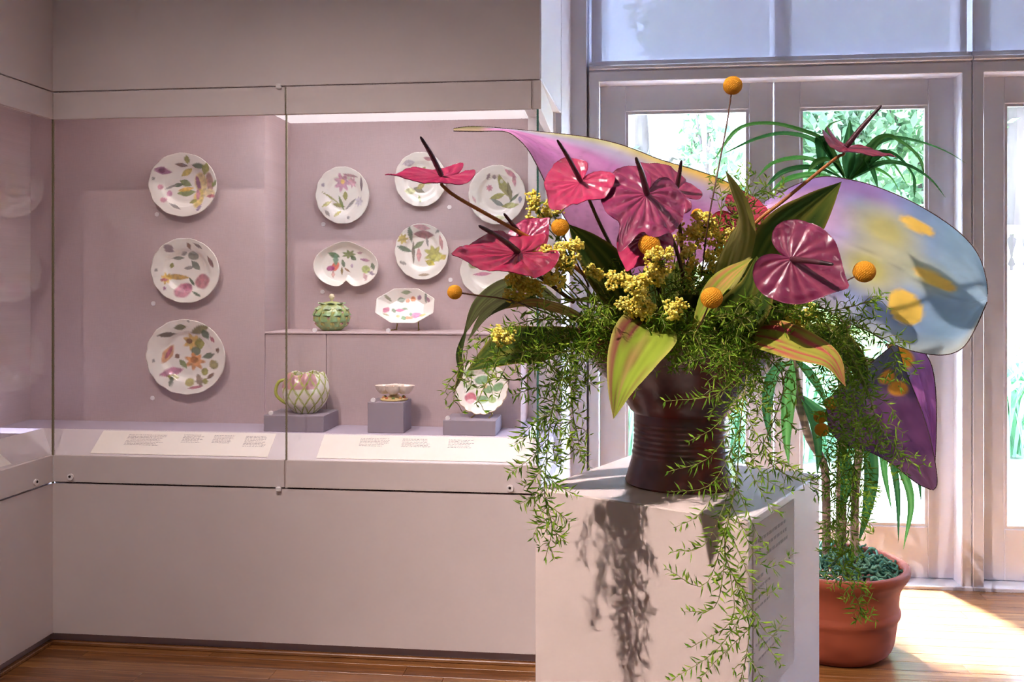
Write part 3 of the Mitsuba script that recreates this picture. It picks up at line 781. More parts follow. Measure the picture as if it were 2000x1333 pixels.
dish = hang_plate(1.282, 0.56, 1.297, 0.083, 1.58, 0, [
    ('e', .02, .46, .07, .11, 0, (228, 130, 90)), ('e', .2, .54, .09, .13, 0, (222, 134, 70)), ('e', .42, .58, .08, .1, 0, (150, 110, 140)), ('l', -.2, .5, .16, .14, 20, (110, 130, 110)), ('l', -.02, .82, .18, .08, 4, (140, 160, 120)), ('l', .66, .5, .06, .22, 0, (120, 130, 120)),
    ('l', -.22, -.08, .18, .1, 6, (206, 96, 150)), ('l', -.06, .0, .12, .06, -10, (120, 150, 120)), ('l', -.42, -.1, .08, .14, 20, (110, 140, 110)), ('e', .34, -.36, .2, .17, 15, (206, 130, 186)), ('e', .06, -.5, .1, .1, 0, (228, 140, 90)), ('e', .18, -.5, .07, .1, 0, (230, 150, 100)),
    ('l', -.06, -.52, .1, .14, 20, (110, 160, 110)), ('e', .58, -.4, .12, .12, 0, (226, 196, 120)), ('l', .16, -.3, .07, .1, 0, (110, 160, 120)), ('l', -.66, -.1, .1, .2, -20, (206, 120, 150)), ('l', -.62, .5, .08, .16, 40, (150, 150, 120)), ('l', .74, .4, .06, .14, 20, (176, 130, 150)),
    ('e', -.26, -.42, .07, .08, 0, (230, 210, 140)), ('l', -.64, -.4, .14, .06, -30, (170, 160, 120))], 10, 'octagonal porcelain dish with a flower garland, propped on the pink shelf', tilt=-24, shape=octagon, prof=[(0, .25), (.6, .25), (.66, .32), (.97, .68), (1, .70)],
    cat='dish', hook=False)
m = tube(curve([(1.23, 0.57, 1.212), (1.235, 0.58, 1.26), (1.235, 0.585, 1.32)], 8), 0.003, 6)
st = put('wire_stand', join([m, tube(curve([(1.33, 0.57, 1.212), (1.325, 0.58, 1.26), (1.325, 0.585, 1.32)], 8), 0.003, 6), tube([(1.22, 0.512, 1.2145), (1.23, 0.58, 1.2145)], 0.003, 6), tube([(1.34, 0.512, 1.2145), (1.33, 0.58, 1.2145)], 0.003, 6)]), 'brass', dish)
lp, lc = plate_mesh(0.112, 0.97, 18, [
    ('e', .02, .28, .3, .17, 4, (110, 160, 110)), ('e', .12, .74, .2, .18, -30, (96, 150, 96)), ('e', .22, -.06, .2, .15, 10, (120, 166, 104)), ('e', .6, .02, .22, .16, 20, (104, 156, 96)), ('e', .02, -.42, .24, .15, 0, (124, 170, 120)), ('e', .4, -.44, .16, .12, 0, (150, 180, 110)),
    ('e', -.4, -.36, .2, .2, 0, (206, 96, 120)), ('e', -.38, -.5, .14, .1, 0, (240, 200, 204)), ('e', -.5, .5, .2, .12, 30, (150, 180, 120)), ('e', -.44, .02, .16, .1, 0, (176, 196, 150)), ('e', .1, .06, .1, .1, 0, (226, 206, 150))], 11, rim=(196, 170, 140), lobe=0.05)
lp.apply_transform(trimesh.transformations.rotation_matrix(math.radians(-16), [1, 0, 0]))
lp.apply_translation([1.655, 0.262, 0.997])
t = thing('porcelain_plate', 'wavy edged plate painted with green lily pads, leaning up on the right riser block', 'plate')
put('dish', lp, 'porcelain', t, True, color=lc)
put('easel', join([tube([(1.62, 0.20, 0.888), (1.62, 0.29, 0.888), (1.63, 0.285, 1.02)], 0.003, 6), tube([(1.69, 0.20, 0.888), (1.69, 0.29, 0.888), (1.68, 0.285, 1.02)], 0.003, 6)]), 'brass', t)
# the left wall's own plates: one at the picture's edge, others that its glass and the corner mirror
for k, (y, z, r) in enumerate(((-0.22, 1.66, 0.14), (-1.0, 1.80, 0.14), (-1.0, 1.45, 0.13), (-1.45, 1.66, 0.15))):
    pm, pc = plate_mesh(r, 1.0, 14, [('f', .1, .2, .4, .35, 0, (190, 150, 160)), ('l', -.3, -.2, .3, .12, 30, LEAF), ('l', .4, -.4, .3, .1, -30, OLIVE)], 20 + k, n=72, m=20)
    pm.apply_transform(trimesh.transformations.rotation_matrix(math.pi / 2, [0, 0, 1]))
    pm.apply_translation([-0.325, y, z])
    t = thing('porcelain_plate', ['scalloped plate at the very left edge, inside the left wall case', 'plate in the left wall case, outside the photo, upper of the mirrored pair', 'plate in the left wall case, outside the photo, lower of the mirrored pair',
                                  'plate in the left wall case, outside the photo, farthest along'][k], 'plate')
    put('dish', pm, 'porcelain', t, True, color=pc)

# riser blocks
RIS = [((0.795, 1.040, 0.150, 0.345, 0.827, 0.892), 'low wide mauve riser block under the green leaf jug'), ((1.214, 1.358, 0.160, 0.300, 0.827, 0.948), 'tall narrow mauve riser block under the small shell dish'),
       ((1.518, 1.724, 0.140, 0.335, 0.827, 0.885), 'low mauve riser block under the lily pad plate')]
for b, l in RIS:
    put('riser_block', box(*b, 0.002), 'riser_cloth', None, False, l, 'riser block')
# number markers
MK = [(0.875, .653, 1.683), (0.871, .653, 1.379), (1.45, .653, 1.754), (1.455, .653, 1.432), (0.226, .349, 0.928), (0.230, .349, 1.330), (0.246, .349, 1.709)]
ML = ['beside the pink flower plate', 'beside the heart shaped dish', 'between the two right plates of the top row', 'below the mauve flower plate', 'below the largest plate of the left bay', 'between the two lower plates of the left bay', 'under the magnolia plate']
for (x, y, z), l in zip(MK, ML):
    put('number_marker', disc_y(x, y, z, 0.0095, 0.004), 'number_white', None, 30, 'round white number marker ' + l, 'number marker')
for x, y, z, l in ((0.933, 0.36, 1.217, 'on the shelf left of the artichoke'), (1.247, 0.36, 1.217, 'on the shelf left of the octagonal dish'), (0.822, 0.156, 0.8965, 'on the low block in front of the leaf jug'), (1.235, 0.166, 0.9525, 'on the tall block by the shell dish'),
                   (1.536, 0.146, 0.8895, 'on the right block by the lily pad plate')):
    put('number_marker', disc_y(x, y, z + 0.003, 0.009, 0.008), 'number_white', None, 30, 'round white number marker ' + l, 'number marker')

# artichoke box: overlapping porcelain scales around a body, with a finial
ax, ay, az = 0.962, 0.50, 1.2125
t = thing('artichoke_box', 'green porcelain artichoke box with a pale knob, standing on the pink shelf', 'porcelain box')
scene['porcelain_green'] = scene['porcelain']
body = lathe([(0.001, 0), (0.038, 0), (0.056, 0.014), (0.068, 0.040), (0.071, 0.062), (0.067, 0.086), (0.054, 0.108), (0.032, 0.122), (0.001, 0.127)], 48, (ax, ay, az))
put('body', body, 'porcelain', t, True, color=np.broadcast_to(lin((176, 186, 120)), (len(body.vertices), 3)))
for row in range(6):
    nrow = [10, 11, 11, 10, 8, 7][row]
    el = [-0.75, -0.42, -0.08, 0.26, 0.60, 0.95][row]
    for k in range(nrow):
        az_ = 2 * math.pi * (k + 0.5 * (row % 2)) / nrow
        dirn = np.array([math.cos(az_) * math.cos(el), math.sin(az_) * math.cos(el), math.sin(el)])
        if dirn[1] > 0.45:
            continue
        c0 = np.array([ax, ay, az + 0.062]) + dirn * np.array([0.071, 0.071, 0.064])
        up = unit(UP - dirn * (UP @ dirn) - dirn * 0.12 * row)
        sd = unit(np.cross(up, dirn))
        g = []
        for u in np.linspace(0, 1, 6):
            wd = 0.020 * math.sin(math.pi * (0.25 + 0.72 * u)) ** 0.8 * (1 if row < 4 else 0.8)
            g.append([c0 + up * (u - 0.4) * 0.042 + sd * wd * s + dirn * (0.004 + 0.005 * u - 0.006 * s * s) for s in (-1, -0.5, 0, 0.5, 1)])
        u = np.linspace(0, 1, 6)[:, None, None]
        tip = lin((196, 130, 150)) if (row + k) % 3 == 0 else lin((206, 190, 96))
        colr = lin((126, 168, 116)) * (1 - u) * np.ones((1, 5, 1)) + lin((186, 192, 110)) * u
        colr = np.where(u > 0.85, tip, colr)
        if row >= 4:
            colr = colr * 0.4 + 0.6 * lin((196, 216, 180))
        mm, cc = sheet(np.array(g), 0.0025, colr)
        put('scale', mm, 'porcelain', t, True, color=cc)
kn = lathe([(0.001, 0.122), (0.007, 0.122), (0.005, 0.132), (0.010, 0.138), (0.013, 0.147), (0.008, 0.157), (0.001, 0.159)], 24, (ax, ay, az))
put('knob', kn, 'porcelain', t, True, color=np.broadcast_to(lin((226, 214, 180)), (len(kn.vertices), 3)), label='pale cream knob')

# leaf jug
jx, jy, jz = 0.935, 0.245, 0.892
t = thing('leaf_jug', 'white porcelain leaf jug with green veins and a pinkish mouth, on the low left block', 'jug')
prof = np.array([(0.001, 0.0), (0.040, 0.0), (0.050, 0.008), (0.078, 0.040), (0.090, 0.080), (0.088, 0.115), (0.077, 0.145), (0.066, 0.160), (0.060, 0.158), (0.066, 0.142), (0.001, 0.120)])
pp = curve(np.c_[prof, np.zeros(len(prof))], 60)[:, :2]
jb = lathe(pp, 120, (0, 0, 0))
v = jb.vertices
th, h = np.arctan2(v[:, 1], v[:, 0]), v[:, 2] / 0.160
rr = np.hypot(v[:, 0], v[:, 1])
ruff = 1 + 0.05 * np.sin(9 * th) * np.clip(h, 0, 1) ** 2 + 0.03 * np.abs(np.sin(6 * th + 7 * h)) ** 0.6
v[:, :2] *= ruff[:, None]
v[:, 2] += 0.012 * np.sin(5 * th + 1) * np.clip(h - 0.6, 0, 1)
net = np.minimum(np.abs(np.sin(6 * th + 7 * h)), np.abs(np.sin(6 * th - 7 * h)))
grn = np.clip((0.38 - net) / 0.2, 0, 1)[:, None]
jc = lin((238, 236, 224)) * (1 - grn) + grn * lin((166, 178, 66))
front = (np.cos(th + 2.0) > 0.25)[:, None] & (h > 0.62)[:, None]
jc = np.where(front & (grn < 0.9), lin((198, 150, 150)) * (0.8 + 0.4 * meshkit.noise(np.c_[th * 4, h * 12, h * 0])[:, None]), jc)
jb.apply_translation([jx, jy, jz])
put('body', jb, 'porcelain', t, True, color=np.clip(jc, 0, 1))
hc = curve([(jx - 0.055, jy - 0.01, jz + 0.135), (jx - 0.105, jy - 0.02, jz + 0.125), (jx - 0.118, jy - 0.02, jz + 0.075), (jx - 0.085, jy - 0.01, jz + 0.04), (jx - 0.06, jy, jz + 0.035)], 24)
hm = tube(hc, 0.0065, 10)
put('handle', hm, 'porcelain', t, True, color=np.broadcast_to(lin((186, 192, 90)), (len(hm.vertices), 3)), label='green twig handle')

# shell dish
t = thing('shell_dish', 'small cream shell dish on coral feet, on the tall narrow block', 'dish')
sx, sy, sz = 1.302, 0.235, 0.948
for k, (dx, dy, rr) in enumerate(((-0.038, -0.01, 0.036), (0.004, -0.03, 0.034), (0.045, -0.008, 0.038), (0.0, 0.025, 0.034))):
    b = lathe([(0.001, 0.026), (rr * 0.4, 0.027), (rr * 0.8, 0.042), (rr, 0.060), (rr * 0.94, 0.060), (rr * 0.72, 0.046), (0.001, 0.034)], 48)
    v = b.vertices
    th = np.arctan2(v[:, 1], v[:, 0])
    v[:, :2] *= (1 + 0.07 * np.abs(np.cos(5 * th)))[:, None]
    b.apply_translation([sx + dx, sy + dy, sz])
    cc = np.where((v[:, 2] > sz + 0.052)[:, None], lin((216, 176, 150)), lin((240, 226, 214)))
    put('shell', b, 'porcelain', t, True, color=cc)
foot = lathe([(0.001, 0), (0.052, 0), (0.056, 0.006), (0.03, 0.012), (0.014, 0.022), (0.016, 0.034), (0.001, 0.036)], 40, (sx, sy, sz))
fc = lin((228, 206, 150)) * np.ones((len(foot.vertices), 1)) * (0.7 + 0.5 * meshkit.noise(foot.vertices * 160)[:, None])
put('foot', foot, 'porcelain', t, True, color=np.clip(fc, 0, 1))
rr_ = np.random.default_rng(5)
for k in range(9):
    a = 2 * math.pi * k / 9
    cm = trimesh.creation.icosphere(1, 0.006)
    cm.apply_translation([sx + 0.042 * math.cos(a), sy + 0.042 * math.sin(a), sz + 0.012])
    put('coral', cm, 'porcelain', t, True, color=np.broadcast_to(lin([(196, 110, 70), (120, 140, 70), (206, 150, 90)][k % 3]), (len(cm.vertices), 3)))


# ================================================================ pedestal and vase
def ped_paint(p, n, uv):
    return M3((206, 192, 186)) * (0.97 + 0.05 * noise(p.x * 12, p.y * 12, p.z * 12))


def ped_bump(p, n, uv):
    return 0.0007 * fbm(p.x * 60, p.y * 60, p.z * 90, 2)


scene['pedestal_paint'] = {'type': 'bumpmap', 'scale': 1.0, 't': mikit.proc(ped_bump, 1e-3),
                           'b': {'type': 'twosided', 'b': {'type': 'principled', 'base_color': mikit.proc(ped_paint), 'roughness': 0.5, 'specular': 0.35}}}
near, left, right = V(0.404, 1.575, 0), V(0.0467, 1.827, 0), V(0.6556, 1.967, 0)
back = left + right - near
quad = [near, right, back, left]
mid = (near + back) / 2
pts = []
for p in quad:
    inn = p + unit(mid - p) * 0.004
    pts += [p * [1, 1, 0], p * [1, 1, 0] + UP * 0.9975, inn * [1, 1, 0] + UP * 1.0]
ped = thing('pedestal', 'white painted square pedestal carrying the big flower vase', 'pedestal')
put('box', trimesh.convex.convex_hull(np.array(pts)), 'pedestal_paint', ped, False)
# printed text sheet on its right face
eu = unit((right - near) * [1, 1, 0])
ew = np.array([eu[1], -eu[0], 0])
if ew @ (near - back) < 0:
    ew = -ew


def on_face(u0, u1, z0, z1, lift, h):
    P = [near * [1, 1, 0] + eu * u + UP * z + ew * w for u in (u0, u1) for z in (z0, z1) for w in (lift, lift + h)]
    return trimesh.convex.convex_hull(np.array(P))


matte('sheet_paper', (224, 213, 209))
ts = put('text_panel', on_face(0.022, 0.272, 0.668, 0.985, 0.0003, 0.0012), 'sheet_paper', None, False, 'white printed text panel stuck to the right face of the pedestal', 'text panel')
r = np.random.default_rng(4)
for (z0, rows, u0, u1, hgt) in ((0.955, 3, 0.030, 0.235, 0.0030), (0.890, 1, 0.030, 0.085, 0.0030), (0.872, 3, 0.030, 0.120, 0.0022), (0.775, 1, 0.034, 0.10, 0.0024), (0.762, 2, 0.05, 0.20, 0.0020)):
    ms = []
    for k in range(rows):
        u, end = u0, u1 - r.uniform(0, 0.02)
        while u < end:
            ln = r.uniform(0.006, 0.018)
            ms.append(on_face(u, min(u + ln, end), z0 - k * 0.0165 - hgt, z0 - k * 0.0165 + hgt, 0.0016, 0.0002))
            u += ln + 0.004
    put('print', join(ms), 'print_grey', ts, False)

VC0 = V(331 / FPX * 1.885, 1.885, 0)
VX, VY = VC0[0], VC0[1]


def glaze_fn(p, n, uv):
    a = fbm(p.x * 22, p.y * 22, p.z * 16)
    return mix(M3((54, 16, 12)), M3((90, 27, 19)), smoothstep(0.3, 0.7, a))


def glaze_bump(p, n, uv):
    return 0.0010 * fbm(p.x * 30, p.y * 30, p.z * 40, 2)


scene['vase_glaze'] = {'type': 'bumpmap', 'scale': 1.0, 't': mikit.proc(glaze_bump, 2e-3),
                       'b': {'type': 'twosided', 'b': {'type': 'principled', 'base_color': mikit.proc(glaze_fn), 'roughness': 0.24, 'specular': 0.5, 'clearcoat': 0.6, 'clearcoat_gloss': 0.93}}}
vprof = [(0.001, 1.0006), (0.112, 1.0006), (0.1145, 1.004), (0.111, 1.016), (0.104, 1.040), (0.100, 1.056)]
zz = np.linspace(1.058, 1.138, 42)
vprof += [(0.0965 + 0.0008 * math.sin(z * 2 * math.pi / 0.0105) * (1 if z < 1.128 else 0) + 0.004 * ((z - 1.1) / 0.04) ** 2 * (z < 1.1), z) for z in zz]
vprof += [(0.097, 1.143), (0.1035, 1.149), (0.109, 1.158), (0.116, 1.168), (0.128, 1.182), (0.142, 1.196), (0.160, 1.216), (0.176, 1.237), (0.196, 1.262), (0.214, 1.285), (0.228, 1.304), (0.234, 1.314), (0.235, 1.320), (0.231, 1.322),
          (0.222, 1.306), (0.19, 1.27), (0.15, 1.225), (0.001, 1.20)]
vase = put('flower_vase', lathe(vprof, 120, (VX, VY, 0)), 'vase_glaze', None, 40, 'dark red brown glazed pottery vase with a ringed neck, standing on the pedestal', 'vase')


# ================================================================ plant makers
def face(x, toward, up):
    """A direction from its parts: right, toward the viewer's side, up."""
    return unit(RGT * x - FWD * toward + UP * up)


HEART = np.array([(0, 1.0), (7, 0.905), (16, 0.82), (30, 0.765), (48, 0.735), (66, 0.72), (84, 0.715), (102, 0.705), (120, 0.68), (138, 0.62), (152, 0.53), (164, 0.40), (173, 0.24), (180, 0.10)])
scene['spathe_gloss'] = {'type': 'twosided', 'b': {'type': 'principled', 'base_color': VC, 'roughness': 0.27, 'specular': 0.75, 'clearcoat': 1.0, 'clearcoat_gloss': 0.86}}
scene['spadix_skin'] = {'type': 'twosided', 'b': {'type': 'principled', 'base_color': VC, 'roughness': 0.35, 'specular': 0.5}}
mat('stem_brown', mikit.proc(lambda p, n, uv: mix(M3((112, 64, 26)), M3((176, 104, 40)), fbm(p.x * 40, p.y * 40, p.z * 30))), 0.42)
mat('stem_dark', mikit.proc(lambda p, n, uv: mix(M3((58, 34, 26)), M3((92, 58, 40)), fbm(p.x * 40, p.y * 40, p.z * 30))), 0.45)
mat('stem_green', mikit.proc(lambda p, n, uv: mix(M3((96, 104, 40)), M3((140, 136, 66)), fbm(p.x * 50, p.y * 50, p.z * 30))), 0.5)


def anthurium(attach, tip, normal, half, spadix_tip, stem, label, col=(168, 36, 82), cup=0.10, back=0.25, curl=0.15, ruffle=1.0, seed=0, fold=0.0, stem_mat='stem_dark', sp_r=0.0048, under=None, tipcut=0.0):
    t = thing('anthurium', label, 'flower')
    r = np.random.default_rng(seed)
    a = tip - attach
    L = np.linalg.norm(a)
    a = a / L
    n = unit(normal - a * (normal @ a))
    b = np.cross(n, a)
    N, M = 112, 26
    th = np.linspace(-np.pi, np.pi, N)
    R = curve(np.c_[HEART, np.zeros(len(HEART))], 200)
    R = np.interp(np.degrees(np.abs(th)), R[:, 0], R[:, 1])
    R = R * (1 - tipcut * np.exp(-((np.degrees(np.abs(th)) - 17) / 11) ** 2))
    rho = np.linspace(0.0, 1, M) ** 0.85
    P, TH = np.meshgrid(rho, th, indexing='ij')
    u, v = P * R * np.cos(TH) * L, P * R * np.sin(TH) * half / 0.72
    q = np.hypot(u, v) / L
    vein = np.zeros_like(u)
    for k in (0, 24, 47, 72, 100, 130, 157):
        for s in ((1,) if k == 0 else (1, -1)):
            d = (TH - s * math.radians(k) * (1 - 0.16 * P)) * (0.35 + P * 0.65)
            vein += np.exp(-(d / 0.07) ** 2)
    bub = meshkit.fbm(np.stack([u / L * 7, v / L * 7, u * 0 + seed], -1), 3, seed) - 0.5
    w = L * (-cup * (v / half) ** 2 * (1 - 0.5 * (u > 0)) + fold * np.abs(v) / half - 0.016 * ruffle * vein * np.sin(np.pi * np.clip(P, 0, 1)) ** 0.8 + 0.065 * ruffle * bub * P
             + back * np.clip(-u / L, 0, 1) ** 1.5 - curl * np.clip(u / L - 0.35, 0, 1) ** 2 + 0.03 * np.sin(5 * TH + seed) * P ** 4 * ruffle)
    pts3 = attach + a * u[..., None] + b * v[..., None] + n * w[..., None]
    tone = (0.86 + 0.30 * meshkit.fbm(np.stack([u / L * 5, v / L * 5, u * 0], -1), 3, seed + 5))[..., None]
    c = lin(col) * tone
    vv = np.clip(vein, 0, 1)[..., None] * 0.14
    c = c * (1 - vv) + vv * lin((214, 110, 130))
    ms, cs = sheet(pts3, 0.0011, c)
    cs = cs.copy()
    half_n = len(cs) // 2
    nrm = np.cross(np.gradient(pts3, axis=0)[M // 2, N // 2], np.gradient(pts3, axis=1)[M // 2, N // 2])
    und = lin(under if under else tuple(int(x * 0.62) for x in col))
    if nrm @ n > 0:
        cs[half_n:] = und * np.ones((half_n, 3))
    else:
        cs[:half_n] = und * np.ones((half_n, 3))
    put('spathe', ms, 'spathe_gloss', t, True, color=np.clip(cs, 0, 1))
    base = attach + n * 0.002
    sv = spadix_tip - base
    sl = np.linalg.norm(sv)
    cen = curve([base, base + sv * 0.5 + n * sl * 0.03, spadix_tip], 64)
    prof = sp_r * np.interp(np.linspace(0, 1, 64), [0, 0.08, 0.5, 0.9, 0.98, 1], [0.85, 1, 0.86, 0.62, 0.42, 0.12])
    sm = tube(cen, prof, 28)
    k = np.arange(64)[:, None]
    j = np.arange(28)[None]
    dots = ((k % 2 == 0) & ((j + (k // 2) % 2) % 2 == 0)) & (k < 46)
    sc_ = np.where(dots[..., None], lin((112, 50, 66)), lin((34, 11, 20))).reshape(-1, 3)
    bump = np.where(dots, 1.0, 0.93).reshape(-1)
    vtx = sm.vertices.copy()
    cc = np.repeat(cen, 28, axis=0)
    vtx[:64 * 28] = cc + (vtx[:64 * 28] - cc) * bump[:, None]
    sm = trimesh.Trimesh(vtx, sm.faces, process=False)
    put('spadix', sm, 'spadix_skin', t, True, color=np.vstack([sc_, np.broadcast_to(lin((34, 11, 20)), (2, 3))]))
    sp = curve([attach - n * 0.001, attach - n * 0.010 + unit(stem[0] - attach) * 0.006] + list(stem), 30)
    put('stem', tube(sp, np.linspace(0.0030, 0.0040, 30), 10), stem_mat, t)
    return t


scene['leaf_gloss'] = {'type': 'principledthin', 'base_color': VC, 'roughness': 0.34, 'spec_trans': 0.0, 'diff_trans': 0.5, 'eta': 1.45}
scene['frond_green'] = {'type': 'principledthin', 'base_color': VC, 'roughness': 0.45, 'spec_trans': 0.0, 'diff_trans': 0.6}


def leaf_mesh(spine, width, normals, stripes, seed=0, fold=0.25, wave=0.10, n=44, m=15, peak=0.42, point=1.0, twist=0.0):
    """A blade along spine; normals: one direction or one per control point; stripes(s, t, noise) gives sRGB."""
    c = curve(spine, n)
    N = np.asarray(normals, float)
    N = np.broadcast_to(N, (n, 3)) if N.ndim == 1 else curve(N, n)
    tg = unit(np.gradient(c, axis=0))
    N = unit(N - tg * (N * tg).sum(1, keepdims=True))
    S = np.cross(tg, N)
    s = np.linspace(0, 1, n)
    wd = np.where(s < peak, np.sin(np.pi / 2 * s / peak) ** 0.8, np.cos(np.pi / 2 * np.clip((s - peak) / (1 - peak), 0, 1)) ** point)
    wd = width * np.maximum(0.10 * (s < 0.3) * (1 - s), wd)
    t = np.linspace(-1, 1, m)
    r = np.random.default_rng(seed)
    ph = r.uniform(0, 6)
    Sg, Tg = np.meshgrid(s, t, indexing='ij')
    off = wd[:, None] * (fold * np.abs(Tg) ** 1.4) + wd[:, None] * wave * np.sin(9 * Sg + ph + 1.2 * (Tg > 0)) * np.abs(Tg) ** 2
    fine = 0.02 * wd[:, None] * np.cos(Tg * 22)
    P = c[:, None] + S[:, None] * (wd[:, None] * Tg)[..., None] + N[:, None] * (off + fine)[..., None]
    nz = meshkit.fbm(np.stack([Tg * 7 + seed, Sg * 1.5, Sg * 0], -1), 3, seed)
    col = stripes(Sg[..., None], Tg[..., None], nz[..., None])
    return sheet(P, 0, np.clip(col, 0, 1))


def blend(a, b, k):
    k = np.clip(k, 0, 1)
    return lin(a) * (1 - k) + lin(b) * k


def striped(base, stripe, edge=None, amount=0.5, freq=9.0, side=0.0):
    def fn(s, t, z):
        k = np.clip((np.sin(t * freq + 4 * z + 1.5 * np.sin(s * 5 + t * 9)) * 0.5 + 0.5 + amount - 0.75 + side * t + 0.5 * (z - 0.5)) * 2.2, 0, 1) * np.clip(1.2 - s * 0.4, 0, 1)
        c = blend(base, stripe, k) * (0.75 + 0.5 * z)
        if edge:
            e = np.clip((np.abs(t) - 0.82) / 0.15, 0, 1)
            c = c * (1 - e) + lin(edge) * e
        mid_ = np.exp(-(t / 0.06) ** 2) * 0.4
        return c * (1 - mid_) + mid_ * np.maximum(c * 1.3, lin(edge or base))
    return fn


def add_leaf(spine, width, normals, stripes, label, name='striped_leaf', cat='leaf', group=None, seed=0, m_='leaf_gloss', **kw):
    mm, cc = leaf_mesh(spine, width, normals, stripes, seed, **kw)
    return put(name, mm, m_, None, True, label, cat, group, color=cc)


def needles(path, r, spacing=0.006, per=2, length=0.022, width=0.0016, spread=1.05, taper=True):
    """Flat narrow cladodes in whorls along a twig."""
    p = np.asarray(path)
    seg = np.linalg.norm(np.diff(p, axis=0), axis=1)
    tot = seg.sum()
    k = max(int(tot / spacing), 2)
    c = curve(p, k)
    t = unit(np.gradient(c, axis=0))
    c, t = np.repeat(c, per, 0), np.repeat(t, per, 0)
    n = len(c)
    side = unit(np.cross(t, r.normal(size=(n, 3))))
    d = unit(t * r.uniform(0.25, 0.9, (n, 1)) + side * spread)
    s = np.repeat(np.linspace(0, 1, k), per)
    L = (length * r.uniform(0.65, 1.25, n) * (np.interp(s, [0, 0.15, 0.75, 1], [0.7, 1, 0.95, 0.6]) if taper else 1))[:, None]
    b = unit(np.cross(d, r.normal(size=(n, 3)))) * width
    bend = unit(np.cross(d, b)) * L * r.uniform(-0.12, 0.12, (n, 1))
    v = np.stack([c, c + d * L * 0.45 + b + bend, c + d * L, c + d * L * 0.45 - b + bend], 1).reshape(-1, 3)
    q = np.arange(n)[:, None] * 4
    f = np.vstack([q + [0, 1, 2], q + [0, 2, 3]])
    tone = r.uniform(0, 1, (n, 1))
    col = blend((74, 116, 34), (150, 180, 64), tone) * r.uniform(0.8, 1.15, (n, 1))
    return trimesh.Trimesh(v, f, process=False), np.repeat(col, 4, axis=0)


def frond(main, branches, label, seed, auto=0, auto_len=0.055, group=None, droop=0.35, spread=1.0, length=0.0245, per=3, spacing=0.0092, bare=0.0, dens=1.0, planar=0.0):
    """An asparagus fern spray: a main stem, side twigs (given ends, or grown along it) and its needles."""
    r = np.random.default_rng(seed)
    t = thing('asparagus_fern_frond', label, 'fern', group)
    c = curve(main, 60)
    put('stem', tube(c, np.linspace(0.0013, 0.0006, 60), 5, False), 'stem_green', t)
    twigs = []
    for s, *ends in branches:
        p0 = c[int(s * 59)]
        twigs.append(np.array([p0, *ends]))
    tg = unit(np.gradient(c, axis=0))
    for k in range(auto):
        s = (k + 0.5 + r.uniform(-0.3, 0.3)) / auto * (1 - bare) + bare
        i = int(np.clip(s, 0, 1) * 59)
        sd = unit(np.cross(tg[i], FWD + 0.0 * UP)) * (1 if k % 2 else -1)
        d = unit(sd + tg[i] * r.uniform(0.1, 0.7) + r.normal(0, 0.45 * (1 - planar), 3) - FWD * 0.1)
        ln = auto_len * r.uniform(0.6, 1.2) * (1 - 0.55 * max(s - 0.4, 0) / 0.6)
        p0 = c[i]
        twigs.append(np.array([p0, p0 + d * ln * 0.55, p0 + d * ln - UP * ln * droop]))
    ms, cs, tw = [], [], []
    for w in twigs:
        w = curve(w, 12)
        tw.append(tube(w, np.linspace(0.0007, 0.0004, 12), 4, False))
        m_, c_ = needles(w, r, spacing / dens, per, length)
        ms.append(m_)
        cs.append(c_)
    m_, c_ = needles(c[int(max(bare, 0.12) * 59):], r, spacing * 1.6 / dens, 2, length)
    ms.append(m_)
    cs.append(c_)
    if tw:
        put('twigs', join(tw), 'stem_green', t, False, kind='stuff')
    put('needles', join(ms), 'frond_green', t, False, color=np.vstack(cs), kind='stuff')
    return t


ICO = trimesh.creation.icosphere(0, 1.0)
mat('floret_yellow', VC, 0.6, specular=0.2)


